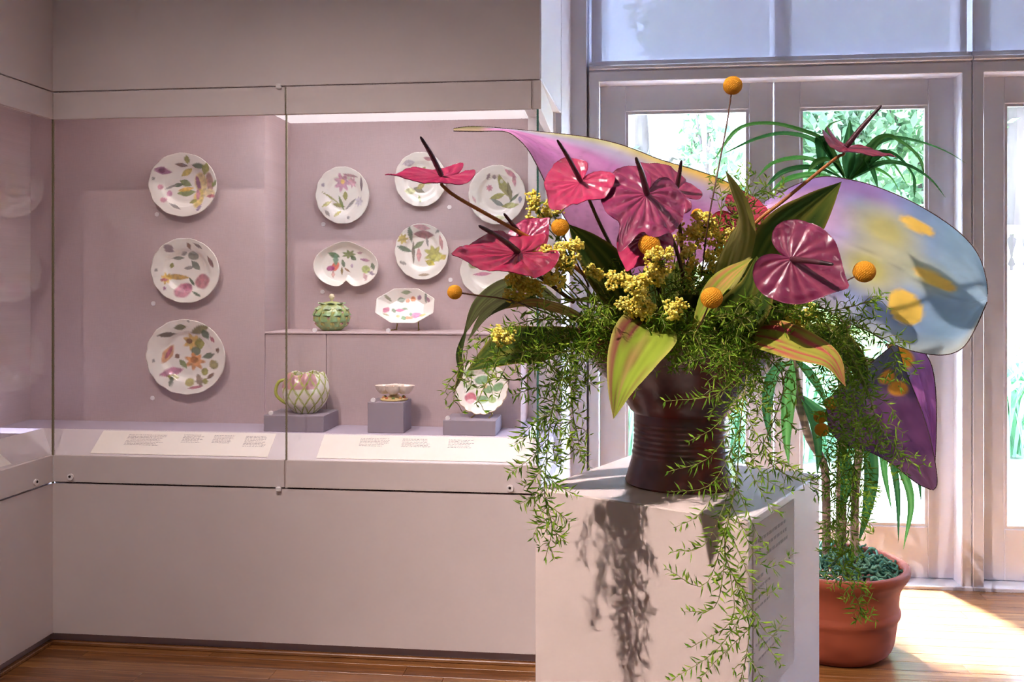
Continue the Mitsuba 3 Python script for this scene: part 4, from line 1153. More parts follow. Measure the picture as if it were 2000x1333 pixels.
def goldenrod(px, py, d, w, h, n, seed, label, group=None, stem_to=None, tint=0.0):
    """A sprig of goldenrod: plumes of tiny yellow florets on branching stalks."""
    r = np.random.default_rng(seed)
    t = thing('goldenrod_sprig', label, 'flower', group)
    n, w, h = int(n * 1.5), w * 1.2, h * 1.15
    S = d / FPX
    c = at(px, py, d)
    foot = stem_to if stem_to is not None else V((px - 1000) / FPX * d * 0.6 + 0.13, d + 0.12, c[2] - 0.11)
    hub = c + (foot - c) * min(0.5, h * S / max(np.linalg.norm(foot - c), 1e-6))
    st = [tube(curve([hub, (hub + foot) / 2 + [0, 0, 0.01], foot], 8), 0.0012, 5)]
    nb = max(4, n // 26)
    v, f, cl = [], [], []
    tips = []
    for k in range(nb):
        off = RGT * r.uniform(-w, w) * S + UP * r.uniform(-h, h) * S - FWD * r.uniform(-w, w) * S * 0.6
        tips.append(c + off)
        st.append(tube(curve([hub, (hub + tips[-1]) / 2 + r.normal(0, 0.002, 3), tips[-1]], 5), 0.0006, 4, False))
    for k in range(n):
        tp = tips[k % nb]
        p = tp + unit(r.normal(size=3)) * r.uniform(0.2, 1) ** 0.5 * 0.0115 * (0.8 + 0.4 * r.uniform())
        s = r.uniform(0.0020, 0.0034)
        v.append(ICO.vertices * s * r.uniform(0.7, 1.25, (12, 3)) + p)
        f.append(ICO.faces + 12 * k)
        cl.append(np.broadcast_to(blend((250, 222, 84), (255, 246, 140), r.uniform()) * (1 - tint) + tint * lin((178, 112, 34)), (12, 3)) * r.uniform(0.85, 1.05))
    put('stalks', join(st), 'stem_green', t, False, kind='stuff')
    lf, lcol = [], []
    for k in range(max(10, n // 7)):
        u = r.uniform(0.05, 0.95)
        p = hub * (1 - u) + foot * u + r.normal(0, 0.002, 3) if k % 3 else tips[k % nb] * 0.4 + hub * 0.6
        d_ = unit(r.normal(size=3) + UP * 0.5)
        s_ = unit(np.cross(d_, r.normal(size=3)))
        ln = r.uniform(0.012, 0.026)
        lf.append(np.array([p, p + d_ * ln * 0.5 + s_ * ln * 0.15, p + d_ * ln, p + d_ * ln * 0.5 - s_ * ln * 0.15]))
        lcol.append(np.broadcast_to(blend((66, 92, 34), (140, 156, 66), r.uniform()), (4, 3)))
    q = np.arange(len(lf))[:, None] * 4
    put('leaves', trimesh.Trimesh(np.vstack(lf), np.vstack([q + [0, 1, 2], q + [0, 2, 3]]), process=False), 'frond_green', t, False, color=np.vstack(lcol), kind='stuff')
    put('florets', trimesh.Trimesh(np.vstack(v), np.vstack(f), process=False), 'floret_yellow', t, False, color=np.clip(np.vstack(cl), 0, 1), kind='stuff')
    return t


def craspedia(px, py, d, rad, stem, label, seed=0, tint=(218, 152, 40)):
    t = thing('craspedia', label, 'flower')
    m = trimesh.creation.icosphere(5, 1.0)
    n = m.vertices
    k = np.arange(420) + 0.5
    ph = np.arccos(1 - 2 * k / 420)
    g = np.pi * (1 + 5 ** 0.5) * k
    fib = np.c_[np.cos(g) * np.sin(ph), np.sin(g) * np.sin(ph), np.cos(ph)]
    from scipy.spatial import cKDTree
    dist = cKDTree(fib).query(n)[0]
    R = rad * d / FPX
    bump = np.clip(1 - dist / 0.085, 0, 1)
    bm = trimesh.Trimesh(n * (R * (0.915 + 0.105 * bump + 0.012 * (meshkit.noise(n * 9, seed) - 0.5)))[:, None] * [1, 1, 0.97] + at(px, py, d), m.faces, process=False)
    col = lin(tint) * (0.94 + 0.12 * meshkit.noise(n * 7, seed)[:, None])
    put('flower_head', bm, 'floret_yellow', t, True, color=np.clip(col, 0, 1))
    c = at(px, py, d)
    sp = curve([c + unit(stem[0] - c) * R * 0.9] + list(stem), 20)
    put('stem', tube(sp, 0.0014, 8), 'stem_dark', t)
    return t


scene['silk'] = {'type': 'principledthin', 'base_color': VC, 'roughness': 0.7, 'spec_trans': 0.0, 'diff_trans': 0.45}
mat('wire_dark', (64, 44, 44), 0.6)


def silk(A, B, colour, label, bow=0.0, seed=0, n=90, m=46, crease=0.012, wire=0.0010):
    """A painted silk petal between two edges A and B, stiffened by a wired rim."""
    t = thing('painted_silk_petal', label, 'silk petal')
    a, b = curve(A, n), curve(B, n)
    s, v = np.meshgrid(np.linspace(0, 1, n), np.linspace(0, 1, m), indexing='ij')
    P = b[:, None] * (1 - v[..., None]) + a[:, None] * v[..., None]
    wid = np.linalg.norm(a - b, axis=1)[:, None]
    z = meshkit.fbm(np.stack([s * 3, v * 3, s * 0 + seed], -1), 3, seed) - 0.5
    lift = bow * wid * 4 * v * (1 - v) + crease * z * np.sin(np.pi * v) * np.sin(np.pi * s) + 0.003 * np.exp(-((v - 0.5) / 0.03) ** 2) * np.sin(np.pi * s)
    P = P - FWD * lift[..., None]
    col = colour(s[..., None], v[..., None], (z + 0.5)[..., None])
    blot = meshkit.fbm(np.stack([s * 11, v * 9, s * 0 + seed + 4], -1), 4, seed + 2)[..., None]
    mm, cc = sheet(P, 0, np.clip(col * (0.60 + 0.50 * blot), 0, 1))
    put('cloth', mm, 'silk', t, True, color=cc)
    put('rim_wire', tube(P[:, 0], wire, 6), 'wire_dark', t)
    put('rim_wire', tube(P[:, -1], wire, 6), 'wire_dark', t)
    return t


# ================================================================ the arrangement
# painted silk petals behind the flowers
def K(pts, d):
    """Points given as (px, py[, distance])."""
    return [at(p[0], p[1], p[2] if len(p) > 2 else d) for p in pts]


def wash(z, a, b):
    return blend(a, b, (z - 0.25) * 2)


def col_left(s, v, z):
    c = wash(z, (168, 104, 164), (204, 146, 192))
    c = c * (1 - np.exp(-(((s * 14 + v * 5 + 3 * z) % 1.0 - 0.5) / 0.06) ** 2) * 0.18)
    k = np.clip((v - 0.70 - 0.12 * z) / 0.14, 0, 1)
    c = c * (1 - k) + k * wash(z, (172, 166, 194), (190, 180, 204))
    k = np.clip((v - 0.90) / 0.08, 0, 1) * np.clip((s - 0.18) * 6, 0, 1)
    c = c * (1 - k) + k * blend((190, 190, 140), (226, 184, 84), np.clip((s - 0.5) * 3, 0, 1))
    k = np.clip((0.135 - s) / 0.05, 0, 1)
    return c * (1 - k) + k * wash(z, (112, 120, 70), (160, 140, 120))


silk(K([(886, 251, 1.86), (925, 247, 1.88), (985, 251, 1.90), (1050, 257), (1100, 262), (1160, 270), (1220, 285), (1290, 312), (1345, 328), (1400, 347), (1450, 372), (1490, 400)], 1.95),
     K([(886, 256, 1.84), (930, 257, 1.85), (985, 257, 1.84), (1012, 272, 1.83), (1032, 294, 1.82), (1048, 322, 1.82), (1064, 355, 1.82), (1086, 396, 1.82), (1112, 440, 1.83), (1150, 500, 1.85), (1210, 560, 1.88), (1290, 590, 1.9)], 1.85),
     col_left, 'long pink and lilac painted silk petal stretching to the upper left behind the anthuriums', seed=1, bow=-0.03)


def spot(s, v, s0, v0, rs, rv, rot=0.0, soft=0.15):
    a = math.radians(rot)
    x, y = (s - s0), (v - v0)
    q = np.sqrt(((x * math.cos(a) + y * math.sin(a)) / rs) ** 2 + ((-x * math.sin(a) + y * math.cos(a)) / rv) ** 2)
    return np.clip((1 + soft / 2 - q) / soft, 0, 1)


def col_right(s, v, z):
    c = wash(z, (196, 150, 196), (214, 176, 214))
    k = np.clip((s - 0.26 - 0.1 * z) / 0.14, 0, 1)
    c = c * (1 - k) + k * wash(z, (134, 152, 196), (166, 176, 210))
    k = np.clip((v - 0.80 - 0.1 * z) / 0.10, 0, 1) * np.clip((0.62 - s) / 0.15, 0, 1)
    c = c * (1 - k) + k * wash(z, (150, 122, 178), (176, 146, 196))
    k = np.clip((s - 0.55) / 0.2, 0, 1) * 0.8
    c = c * (1 - k) + k * wash(z, (124, 162, 184), (156, 186, 198))
    k = np.clip((0.16 - v) / 0.14, 0, 1) * 0.8
    c = c * (1 - k) + k * wash(z, (172, 186, 178), (204, 204, 190))
    for (s0, v0, rs, rv, rot, soft, cc, al) in SPOTS_R:
        k = spot(s, v, s0, v0, rs, rv, rot, soft) * al
        c = c * (1 - k) + k * lin(cc)
    return c * (1 - 0.25 * np.exp(-((v - 0.5 - 0.05 * np.sin(s * 5)) / 0.008) ** 2))


SPOTS_R = [(0.53, 0.72, 0.10, 0.14, 0, 1.2, (206, 196, 90), 0.8), (0.50, 0.42, 0.09, 0.14, 0, 1.2, (212, 202, 96), 0.85), (0.66, 0.55, 0.10, 0.10, 0, 1.2, (206, 204, 130), 0.6),
           (0.635, 0.275, 0.060, 0.115, 0, 0.14, (246, 204, 92), 1.0), (0.63, 0.86, 0.060, 0.042, 12, 0.25, (246, 204, 96), 1.0), (0.715, 0.55, 0.075, 0.05, -10, 0.2, (246, 204, 96), 1.0)]
TR = [(1440, 425), (1480, 402), (1530, 372), (1600, 346), (1660, 351), (1720, 368), (1790, 399), (1850, 436), (1890, 470), (1914, 505), (1926, 545), (1929, 575)]
BR = [(1440, 440), (1480, 490), (1530, 545), (1590, 590), (1640, 622), (1700, 650), (1755, 677), (1805, 691), (1850, 693), (1882, 678), (1906, 640), (1928, 590)]
silk([at(x, y, 1.99 - 0.05 * i / 11) for i, (x, y) in enumerate(TR)], [at(x, y, 1.93 - 0.02 * i / 11) for i, (x, y) in enumerate(BR)], col_right,
     'broad pale blue painted silk petal with yellow spots, spreading to the right of the flowers', seed=2, bow=0.0)


def col_low_shaded(s, v, z):  # petal colours darkened to carry the shade it hangs in
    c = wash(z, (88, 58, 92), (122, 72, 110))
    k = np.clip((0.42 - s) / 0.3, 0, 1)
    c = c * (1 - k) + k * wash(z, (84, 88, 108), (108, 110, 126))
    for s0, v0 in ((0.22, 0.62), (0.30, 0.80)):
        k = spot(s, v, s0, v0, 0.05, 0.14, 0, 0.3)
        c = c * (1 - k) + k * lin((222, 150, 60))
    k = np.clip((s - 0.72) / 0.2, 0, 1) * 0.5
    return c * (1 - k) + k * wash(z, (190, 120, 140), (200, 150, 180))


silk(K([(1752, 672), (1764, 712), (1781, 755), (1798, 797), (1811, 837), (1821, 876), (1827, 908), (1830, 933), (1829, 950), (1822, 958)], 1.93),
     K([(1742, 676), (1690, 718), (1640, 756), (1616, 792), (1622, 842), (1655, 872), (1700, 884), (1745, 909), (1790, 944), (1818, 957)], 1.90), col_low_shaded,
     'dusky purple painted silk petal, shade mixed into its colours, hanging low on the right', seed=3, bow=0.03)


def col_low_shaded2(s, v, z):
    c = wash(z, (150, 84, 146), (176, 110, 166))
    k = np.clip((0.42 - s - 0.3 * v) / 0.2, 0, 1)
    c = c * (1 - k) + k * wash(z, (120, 156, 176), (150, 180, 190))
    k = spot(s, v, 0.12, 0.25, 0.12, 0.4, 0, 0.3)
    return c * (1 - k) + k * lin((236, 150, 50))


silk(K([(1770, 668), (1800, 684), (1816, 706), (1824, 735), (1828, 775), (1829, 820), (1828, 865), (1826, 905)], 2.00), K([(1730, 672), (1744, 700), (1764, 738), (1784, 780), (1800, 818), (1812, 850), (1819, 880), (1825, 905)], 1.98), col_low_shaded2,
     'narrow blue and purple painted silk petal behind the dusky low one', seed=4)

# broad striped leaves
YG = striped((140, 162, 58), (126, 64, 66), (176, 178, 92), 0.40, 17.0, 0.55)
PK = striped((172, 76, 82), (150, 154, 64), (168, 170, 72), 0.56, 19.0, 0.0)
DK = striped((46, 66, 30), (84, 96, 40), (120, 110, 50), 0.35, 12.0, 0.1)
DK2 = striped((52, 64, 34), (92, 84, 48), None, 0.35, 9.0, 0.0)
LT = striped((132, 152, 58), (176, 120, 84), (150, 166, 70), 0.18, 9.0, -0.1)
OL = striped((126, 126, 62), (190, 182, 116), (120, 116, 60), 0.45, 7.0, -0.5)
PALE = striped((188, 178, 100), (170, 120, 84), (150, 150, 80), 0.35, 9.0, 0.0)
SH = striped((70, 78, 46), (54, 52, 36), None, 0.4, 8.0, 0.0)
add_leaf(K([(1296, 618, 1.70), (1266, 650, 1.60), (1238, 694, 1.53), (1214, 752, 1.49), (1198, 819, 1.48)], 1.6), 0.052, face(-0.1, 0.95, 0.35), YG, 'yellow green leaf with maroon stripes hanging down over the front left of the vase', seed=1, peak=0.42, fold=0.22, wave=0.05)
add_leaf(K([(1440, 652, 1.68), (1500, 655, 1.61), (1562, 676, 1.57), (1622, 703, 1.54), (1652, 756, 1.53)], 1.6), 0.036, face(-0.1, 0.85, 0.5), PK, 'pink striped leaf with a green margin arching out over the right of the vase', seed=2, peak=0.4, fold=0.12, wave=0.02)
add_leaf(K([(1560, 640, 1.72), (1622, 664, 1.68), (1665, 704, 1.66), (1696, 765, 1.65)], 1.7), 0.030, face(0.2, 0.9, 0.3), DK, 'dark green leaf with a reddish edge, just behind the pink striped leaf', seed=3)
add_leaf(K([(1398, 615, 1.74), (1424, 530, 1.72), (1446, 440, 1.70), (1430, 375, 1.69), (1417, 333, 1.67)], 1.7), 0.030, [face(-0.3, 0.95, 0), face(-0.5, 0.8, 0.1), face(0.4, 0.8, 0.2), face(0.7, 0.6, 0.2), face(0.2, 0.9, 0.2)], OL, 'tall twisted olive leaf standing upright in the middle', seed=4, peak=0.5, fold=0.5, wave=0.15)
add_leaf(K([(1452, 660, 1.78), (1478, 570, 1.77), (1520, 480, 1.75), (1585, 412, 1.73), (1644, 355, 1.72)], 1.75), 0.058, face(0.25, 0.85, 0.15), DK, 'large dark green leaf pointing up right behind the right hand anthurium', seed=5, peak=0.5, fold=0.2, wave=0.06)
add_leaf(K([(1352, 645, 1.60), (1386, 585, 1.57), (1424, 540, 1.55), (1470, 505, 1.54)], 1.57), 0.020, face(-0.3, 0.75, 0.6), LT, 'bright green leaf with a pink streak right behind the low craspedia ball', seed=6, peak=0.55, fold=0.3)
add_leaf(K([(1370, 655, 1.68), (1432, 628, 1.64), (1474, 570, 1.62), (1478, 500, 1.64)], 1.65), 0.042, face(-0.2, 0.9, 0.2), DK, 'dark green leaf below the bright pink streaked one', seed=7)
add_leaf(K([(1230, 620, 1.73), (1196, 552, 1.71), (1152, 490, 1.70), (1110, 438, 1.68)], 1.7), 0.042, face(0.3, 0.9, 0.0), DK, 'dark green leaf rising left of the large magenta anthurium', seed=8, peak=0.45)
add_leaf(K([(1170, 650, 1.70), (1105, 612, 1.68), (1042, 594, 1.66), (983, 604, 1.64)], 1.57), 0.017, face(0.0, 0.6, 0.8), PALE, 'narrow pale olive leaf lying to the left under the dull goldenrod', seed=9, fold=0.3)
add_leaf(K([(1095, 590, 1.78), (1010, 558, 1.76), (945, 592, 1.74), (903, 660, 1.72)], 1.62), 0.026, face(-0.3, 0.6, 0.7), SH, 'grey green leaf arching over at the far left, upper one', seed=10)
add_leaf(K([(1095, 612, 1.80), (1020, 588, 1.79), (955, 612, 1.78), (912, 668, 1.77)], 1.67), 0.018, face(-0.3, 0.6, 0.7), SH, 'grey green leaf arching over at the far left, lower one', seed=11)
add_leaf(K([(1130, 645, 1.76), (1060, 672, 1.74), (985, 690, 1.71), (912, 724, 1.69)], 1.6), 0.046, face(0.1, 0.7, 0.7), DK, 'wide dark leaf spread low at the left under the fern', seed=12, peak=0.5)
add_leaf(K([(912, 640, 1.70), (897, 690, 1.70), (900, 730, 1.70), (884, 772, 1.70)], 1.6), 0.006, face(0, 1, 0), DK2, 'thin withered leaf dangling at the far left', seed=13, n=30, m=7, name='withered_leaf')
rl = np.random.default_rng(77)
for k in range(18):
    a = math.radians(-200 + k * 13.0)
    o = V(0.347 + 0.10 * math.cos(a), 1.80 + 0.05 * math.sin(a), 1.33 + 0.02 * rl.uniform())
    ddir = RGT * math.cos(a) + FWD * math.sin(a) * 0.8
    ln = rl.uniform(0.10, 0.15) if math.sin(a) < 0 else rl.uniform(0.15, 0.22)
    add_leaf([o, o + ddir * ln * 0.5 + UP * 0.03, o + ddir * ln + UP * rl.uniform(0.0, 0.05)], rl.uniform(0.024, 0.036), unit(UP + ddir * 0.3), DK, 'dark broad leaf in the shaded heart of the arrangement, around the vase rim', 'broad_leaf', group='dark leaves around the vase rim', seed=100 + k, n=24, m=9)

for k, (x0, y0, x1, y1) in enumerate([(1290, 660, 1262, 520), (1335, 660, 1330, 500), (1380, 660, 1402, 520), (1420, 660, 1452, 540), (1500, 650, 1560, 560), (1240, 650, 1200, 560)]):
    add_leaf(K([(x0, y0, 1.84), ((x0 + x1) / 2 - 8, (y0 + y1) / 2, 1.86), (x1, y1, 1.87)], 1.86), 0.040, face(0.2 * (-1) ** k, 0.95, 0.1), DK, 'dark broad leaf standing in the shade behind the goldenrod', 'broad_leaf', group='dark leaves behind the goldenrod', seed=140 + k, n=24, m=9)

# anthuriums
F = face
anthurium(at(862, 345, 1.56), at(750, 343, 1.50), F(0.0, 0.44, 0.90), 0.046, at(821, 267, 1.52), K([(874, 372, 1.57), (900, 390, 1.58), (1000, 446, 1.62), (1090, 498, 1.66), (1170, 560, 1.72)], 1.6), 'magenta anthurium seen edge on, farthest out to the upper left on a long stem', (128, 21, 62), seed=1, stem_mat='stem_brown', back=0.45, cup=0.0, curl=0.0)
anthurium(at(1012, 494, 1.575), at(878, 501, 1.50), F(0.05, 0.72, 0.70), 0.056, at(935, 441, 1.50), K([(1025, 520, 1.60), (1060, 545, 1.64), (1120, 590, 1.70)], 1.6), 'crimson anthurium pointing left, lowest on the left side', (128, 15, 53), seed=2, cup=0.04, back=0.3, curl=-0.05, ruffle=1.4, sp_r=0.0056)
anthurium(at(1026, 470, 1.66), at(1074, 424, 1.66), F(0.1, 0.9, 0.4), 0.036, at(984, 417, 1.60), K([(1030, 490, 1.68), (1090, 550, 1.72)], 1.7), 'pink anthurium mostly hidden behind the low crimson one on the left', (147, 38, 83), seed=3, sp_r=0.0045, ruffle=1.3)
anthurium(at(1134, 356, 1.66), at(1074, 406, 1.60), F(-0.15, 0.80, 0.58), 0.062, at(1088, 273, 1.60), K([(1146, 380, 1.68), (1168, 430, 1.70), (1195, 485, 1.74), (1230, 560, 1.8)], 1.7), 'rose pink heart shaped anthurium, second from the left at the top', (151, 33, 73), seed=4, cup=-0.10, back=0.35, curl=0.05, ruffle=1.5)
anthurium(at(1263, 380, 1.64), at(1214, 482, 1.56), F(0.05, 0.95, 0.30), 0.077, at(1242, 308, 1.55), K([(1290, 430, 1.70), (1318, 480, 1.72), (1338, 560, 1.76), (1346, 640, 1.80)], 1.7), 'large glossy magenta anthurium facing the front, in the middle at the top', (111, 22, 66), seed=5, cup=0.16, back=0.0, curl=0.25, ruffle=1.7, sp_r=0.0062, tipcut=0.2)
anthurium(at(1320, 372, 1.73), at(1244, 311, 1.74), F(-0.35, 0.45, 0.8), 0.050, at(1331, 313, 1.70), K([(1325, 420, 1.76), (1335, 520, 1.8)], 1.8), 'dark pink anthurium peeping out behind the large magenta one', (120, 30, 67), seed=6)
anthurium(at(1262, 466, 1.66), at(1224, 528, 1.60), F(-0.15, 0.9, 0.4), 0.050, at(1275, 440, 1.64), K([(1275, 520, 1.70), (1290, 580, 1.76)], 1.7), 'rose pink anthurium hanging under the large magenta one, beside a craspedia ball', (153, 33, 75), seed=7, cup=0.05, back=-0.05)
anthurium(at(1652, 289, 1.75), at(1753, 303, 1.71), F(-0.12, 0.24, 0.96), 0.048, at(1722, 206, 1.72), K([(1640, 304, 1.755), (1600, 335, 1.76), (1530, 392, 1.775), (1470, 442, 1.79), (1420, 520, 1.82)], 1.7), 'dark red anthurium seen edge on, highest on the right on a long brown stem', (92, 16, 41), seed=8, stem_mat='stem_brown', back=0.95, cup=0.02, sp_r=0.0056)
anthurium(at(1546, 507, 1.53), at(1660, 562, 1.50), F(-0.05, 0.95, 0.15), 0.075, at(1628, 517, 1.46), K([(1530, 540, 1.57), (1500, 590, 1.64), (1440, 640, 1.74)], 1.7), 'glossy burgundy anthurium on the right with its spadix pointing right', (96, 16, 56), seed=9, cup=0.10, back=0.05, curl=0.1, ruffle=1.0, sp_r=0.0056)
anthurium(at(1440, 425, 1.86), at(1515, 470, 1.84), F(0.0, 0.9, 0.4), 0.066, at(1450, 395, 1.84), K([(1430, 470, 1.86), (1410, 560, 1.86)], 1.85), 'crimson anthurium hidden behind the tall twisted leaf', (149, 19, 53), seed=10)

# craspedia balls
craspedia(1431, 167, 1.66, 19, K([(1420, 240), (1405, 320), (1384, 430), (1370, 540, 1.74)], 1.67), 'yellow craspedia ball high on a thin stem above everything', 1)
craspedia(888, 571, 1.52, 15, K([(930, 577), (1000, 588, 1.58), (1090, 620, 1.68)], 1.54), 'small yellow craspedia ball sticking out to the far left', 2)
craspedia(1094, 444, 1.62, 18, K([(1110, 480), (1150, 560, 1.7)], 1.64), 'yellow craspedia ball tucked above the dark leaf on the left', 3)
craspedia(1268, 478, 1.60, 22, K([(1280, 520), (1300, 600, 1.7)], 1.63), 'yellow craspedia ball just under the large magenta anthurium', 4)
craspedia(1688, 531, 1.85, 22, K([(1655, 548), (1580, 590, 1.84)], 1.85), 'yellow craspedia ball right of the burgundy anthurium', 5)
craspedia(1390, 582, 1.50, 22, K([(1370, 630, 1.55), (1350, 660, 1.65)], 1.52), 'orange craspedia ball low in the middle', 6)
craspedia(1362, 419, 1.82, 12, K([(1360, 470), (1350, 560)], 1.84), 'small shaded craspedia ball behind the tall twisted leaf', 7)
craspedia(1622, 789, 1.80, 13, K([(1645, 780), (1660, 700)], 1.82), 'shaded craspedia ball by the dusky low petal, topmost of three', 8)
craspedia(1602, 815, 1.80, 13, K([(1630, 800), (1655, 700)], 1.82), 'shaded craspedia ball by the dusky low petal, leftmost of three', 9)
craspedia(1605, 840, 1.82, 14, K([(1635, 815), (1655, 700)], 1.84), 'shaded craspedia ball by the dusky low petal, lowest of three', 10)

# goldenrod
GA = 'goldenrod in the sunny left half'
GL = [(1078, 492, 16, 12, 150), (1052, 510, 16, 12, 150), (1104, 522, 14, 12, 130), (1118, 492, 10, 14, 110), (1084, 548, 14, 10, 110), (1160, 530, 9, 12, 80)]
for i, (x, y, w, h, n) in enumerate(GL):
    goldenrod(x, y, 1.60 + 0.02 * (i % 3), w, h, n, 400 + i, 'goldenrod sprig between the low crimson anthurium and the dark leaf, ' + rank([g[0] for g in GL], i), GA)
GB = 'goldenrod in the middle front'
GL = [(1290, 508, 18, 16, 170), (1276, 545, 18, 14, 170), (1212, 545, 18, 14, 110), (1238, 560, 12, 12, 90), (1222, 600, 18, 10, 90), (1258, 604, 24, 12, 200), (1320, 604, 16, 14, 130), (1246, 580, 12, 10, 70)]
for i, (x, y, w, h, n) in enumerate(GL):
    goldenrod(x, y, 1.58 + 0.02 * (i % 3), w, h, n, 420 + i, 'goldenrod sprig in front, below the large magenta anthurium, ' + rank([g[0] for g in GL], i), GB)
GC = 'goldenrod by the tall leaf'
GL = [(1376, 432, 16, 18, 170), (1366, 462, 16, 12, 140), (1408, 470, 16, 14, 150), (1346, 500, 8, 14, 70), (1362, 520, 12, 14, 80), (1330, 452, 6, 18, 60), (1392, 510, 12, 16, 90), (1340, 560, 12, 14, 70)]
for i, (x, y, w, h, n) in enumerate(GL):
    goldenrod(x, y, 1.74 + 0.02 * (i % 3), w, h, n, 440 + i, 'yellow goldenrod sprig left of the tall twisted leaf, ' + rank([g[0] for g in GL], i), GC)
GD = 'dull goldenrod at the left'
GL = [(1024, 538, 18, 12, 130), (1010, 556, 14, 12, 110), (1036, 566, 18, 10, 120), (1004, 582, 12, 10, 90)]
for i, (x, y, w, h, n) in enumerate(GL):
    goldenrod(x, y, 1.66, w, h, n, 460 + i, 'goldenrod sprig in the shade under the low crimson anthurium, ' + rank([g[0] for g in GL], i), GD)
goldenrod(982, 655, 1.54, 18, 12, 110, 470, 'small yellow goldenrod plume low at the left, over the wide dark leaf')
goldenrod(1042, 395, 1.74, 10, 14, 90, 471, 'yellow goldenrod plume left of the rose pink anthurium, pointing up left', stem_to=at(1120, 520, 1.8))
goldenrod(1078, 412, 1.76, 14, 14, 90, 472, 'yellow goldenrod plume just under the tip of the rose pink anthurium', stem_to=at(1120, 520, 1.8))
goldenrod(1050, 425, 1.76, 16, 8, 60, 473, 'yellow goldenrod plume beside the glass edge, below the left silk petal', stem_to=at(1120, 520, 1.8))
GL = [(1538, 632, 14, 14, 80), (1566, 636, 10, 14, 70), (1475, 592, 12, 14, 60), (1560, 600, 14, 18, 70), (1592, 610, 10, 12, 50)]
for i, (x, y, w, h, n) in enumerate(GL):
    goldenrod(x, y, 1.66, w, h, n, 480 + i, 'shaded goldenrod sprig under the burgundy anthurium, ' + rank([g[0] for g in GL], i), 'goldenrod under the right hand anthurium')

# asparagus fern: long trailing sprays, each stem with its own twigs
frond(K([(1160, 640, 1.70), (1118, 690, 1.62), (1090, 760, 1.59), (1074, 830, 1.58), (1067, 900, 1.58), (1064, 970, 1.58), (1078, 1030, 1.58), (1066, 1088, 1.58)], 1.6),
      [(0.30, at(1100, 745, 1.58), at(1135, 770, 1.58)), (0.34, at(1040, 760, 1.58), at(1002, 772, 1.57)), (0.45, at(1030, 840, 1.57), at(1004, 872, 1.56)), (0.46, at(1050, 835, 1.57), at(1020, 862, 1.56)), (0.5, at(1110, 850, 1.57), at(1138, 895, 1.57)),
       (0.56, at(1030, 900, 1.57), at(996, 925, 1.56)), (0.58, at(1090, 895, 1.56), at(1100, 915, 1.56)), (0.64, at(1045, 935, 1.57), at(1022, 950, 1.56)), (0.70, at(1100, 955, 1.57), at(1126, 968, 1.57)), (0.72, at(1040, 970, 1.57), at(1016, 985, 1.56)),
       (0.80, at(1095, 1005, 1.57), at(1112, 1020, 1.57)), (0.86, at(1050, 1030, 1.57), at(1042, 1050, 1.57)), (0.9, at(1090, 1045, 1.57), at(1094, 1056, 1.57))],
      'long asparagus fern spray trailing down left of the vase, past the edge of the pedestal', 1, auto=30, auto_len=0.036, dens=1.5)
frond(K([(1170, 645, 1.68), (1135, 690, 1.61), (1124, 740, 1.6), (1118, 800, 1.6), (1128, 850, 1.6), (1136, 900, 1.6)], 1.6), [], 'shorter asparagus fern spray trailing close beside the long left one', 2, auto=22, auto_len=0.042, dens=1.3)
frond(K([(1200, 640, 1.66), (1150, 672, 1.60), (1095, 690, 1.57), (1045, 690, 1.56), (1000, 705, 1.55)], 1.57), [], 'asparagus fern spray reaching left from under the vase rim', 3, auto=20, auto_len=0.045)
frond(K([(1150, 650, 1.66), (1080, 670, 1.60), (1010, 690, 1.56), (950, 700, 1.54), (900, 715, 1.53), (885, 790, 1.53)], 1.57), [], 'asparagus fern spray lying over the wide dark leaf at the left', 4, auto=26, auto_len=0.045)
frond(K([(1120, 625, 1.64), (1050, 625, 1.58), (990, 640, 1.55), (940, 665, 1.54), (905, 690, 1.53)], 1.57), [], 'asparagus fern spray at the far left above the small goldenrod plume', 5, auto=22, auto_len=0.035)
frond(K([(1080, 680, 1.62), (1020, 740, 1.60), (960, 740, 1.60), (930, 790, 1.60)], 1.6), [], 'thin asparagus fern spray hanging in front of the lily pad plate', 6, auto=10, auto_len=0.035, dens=0.7)
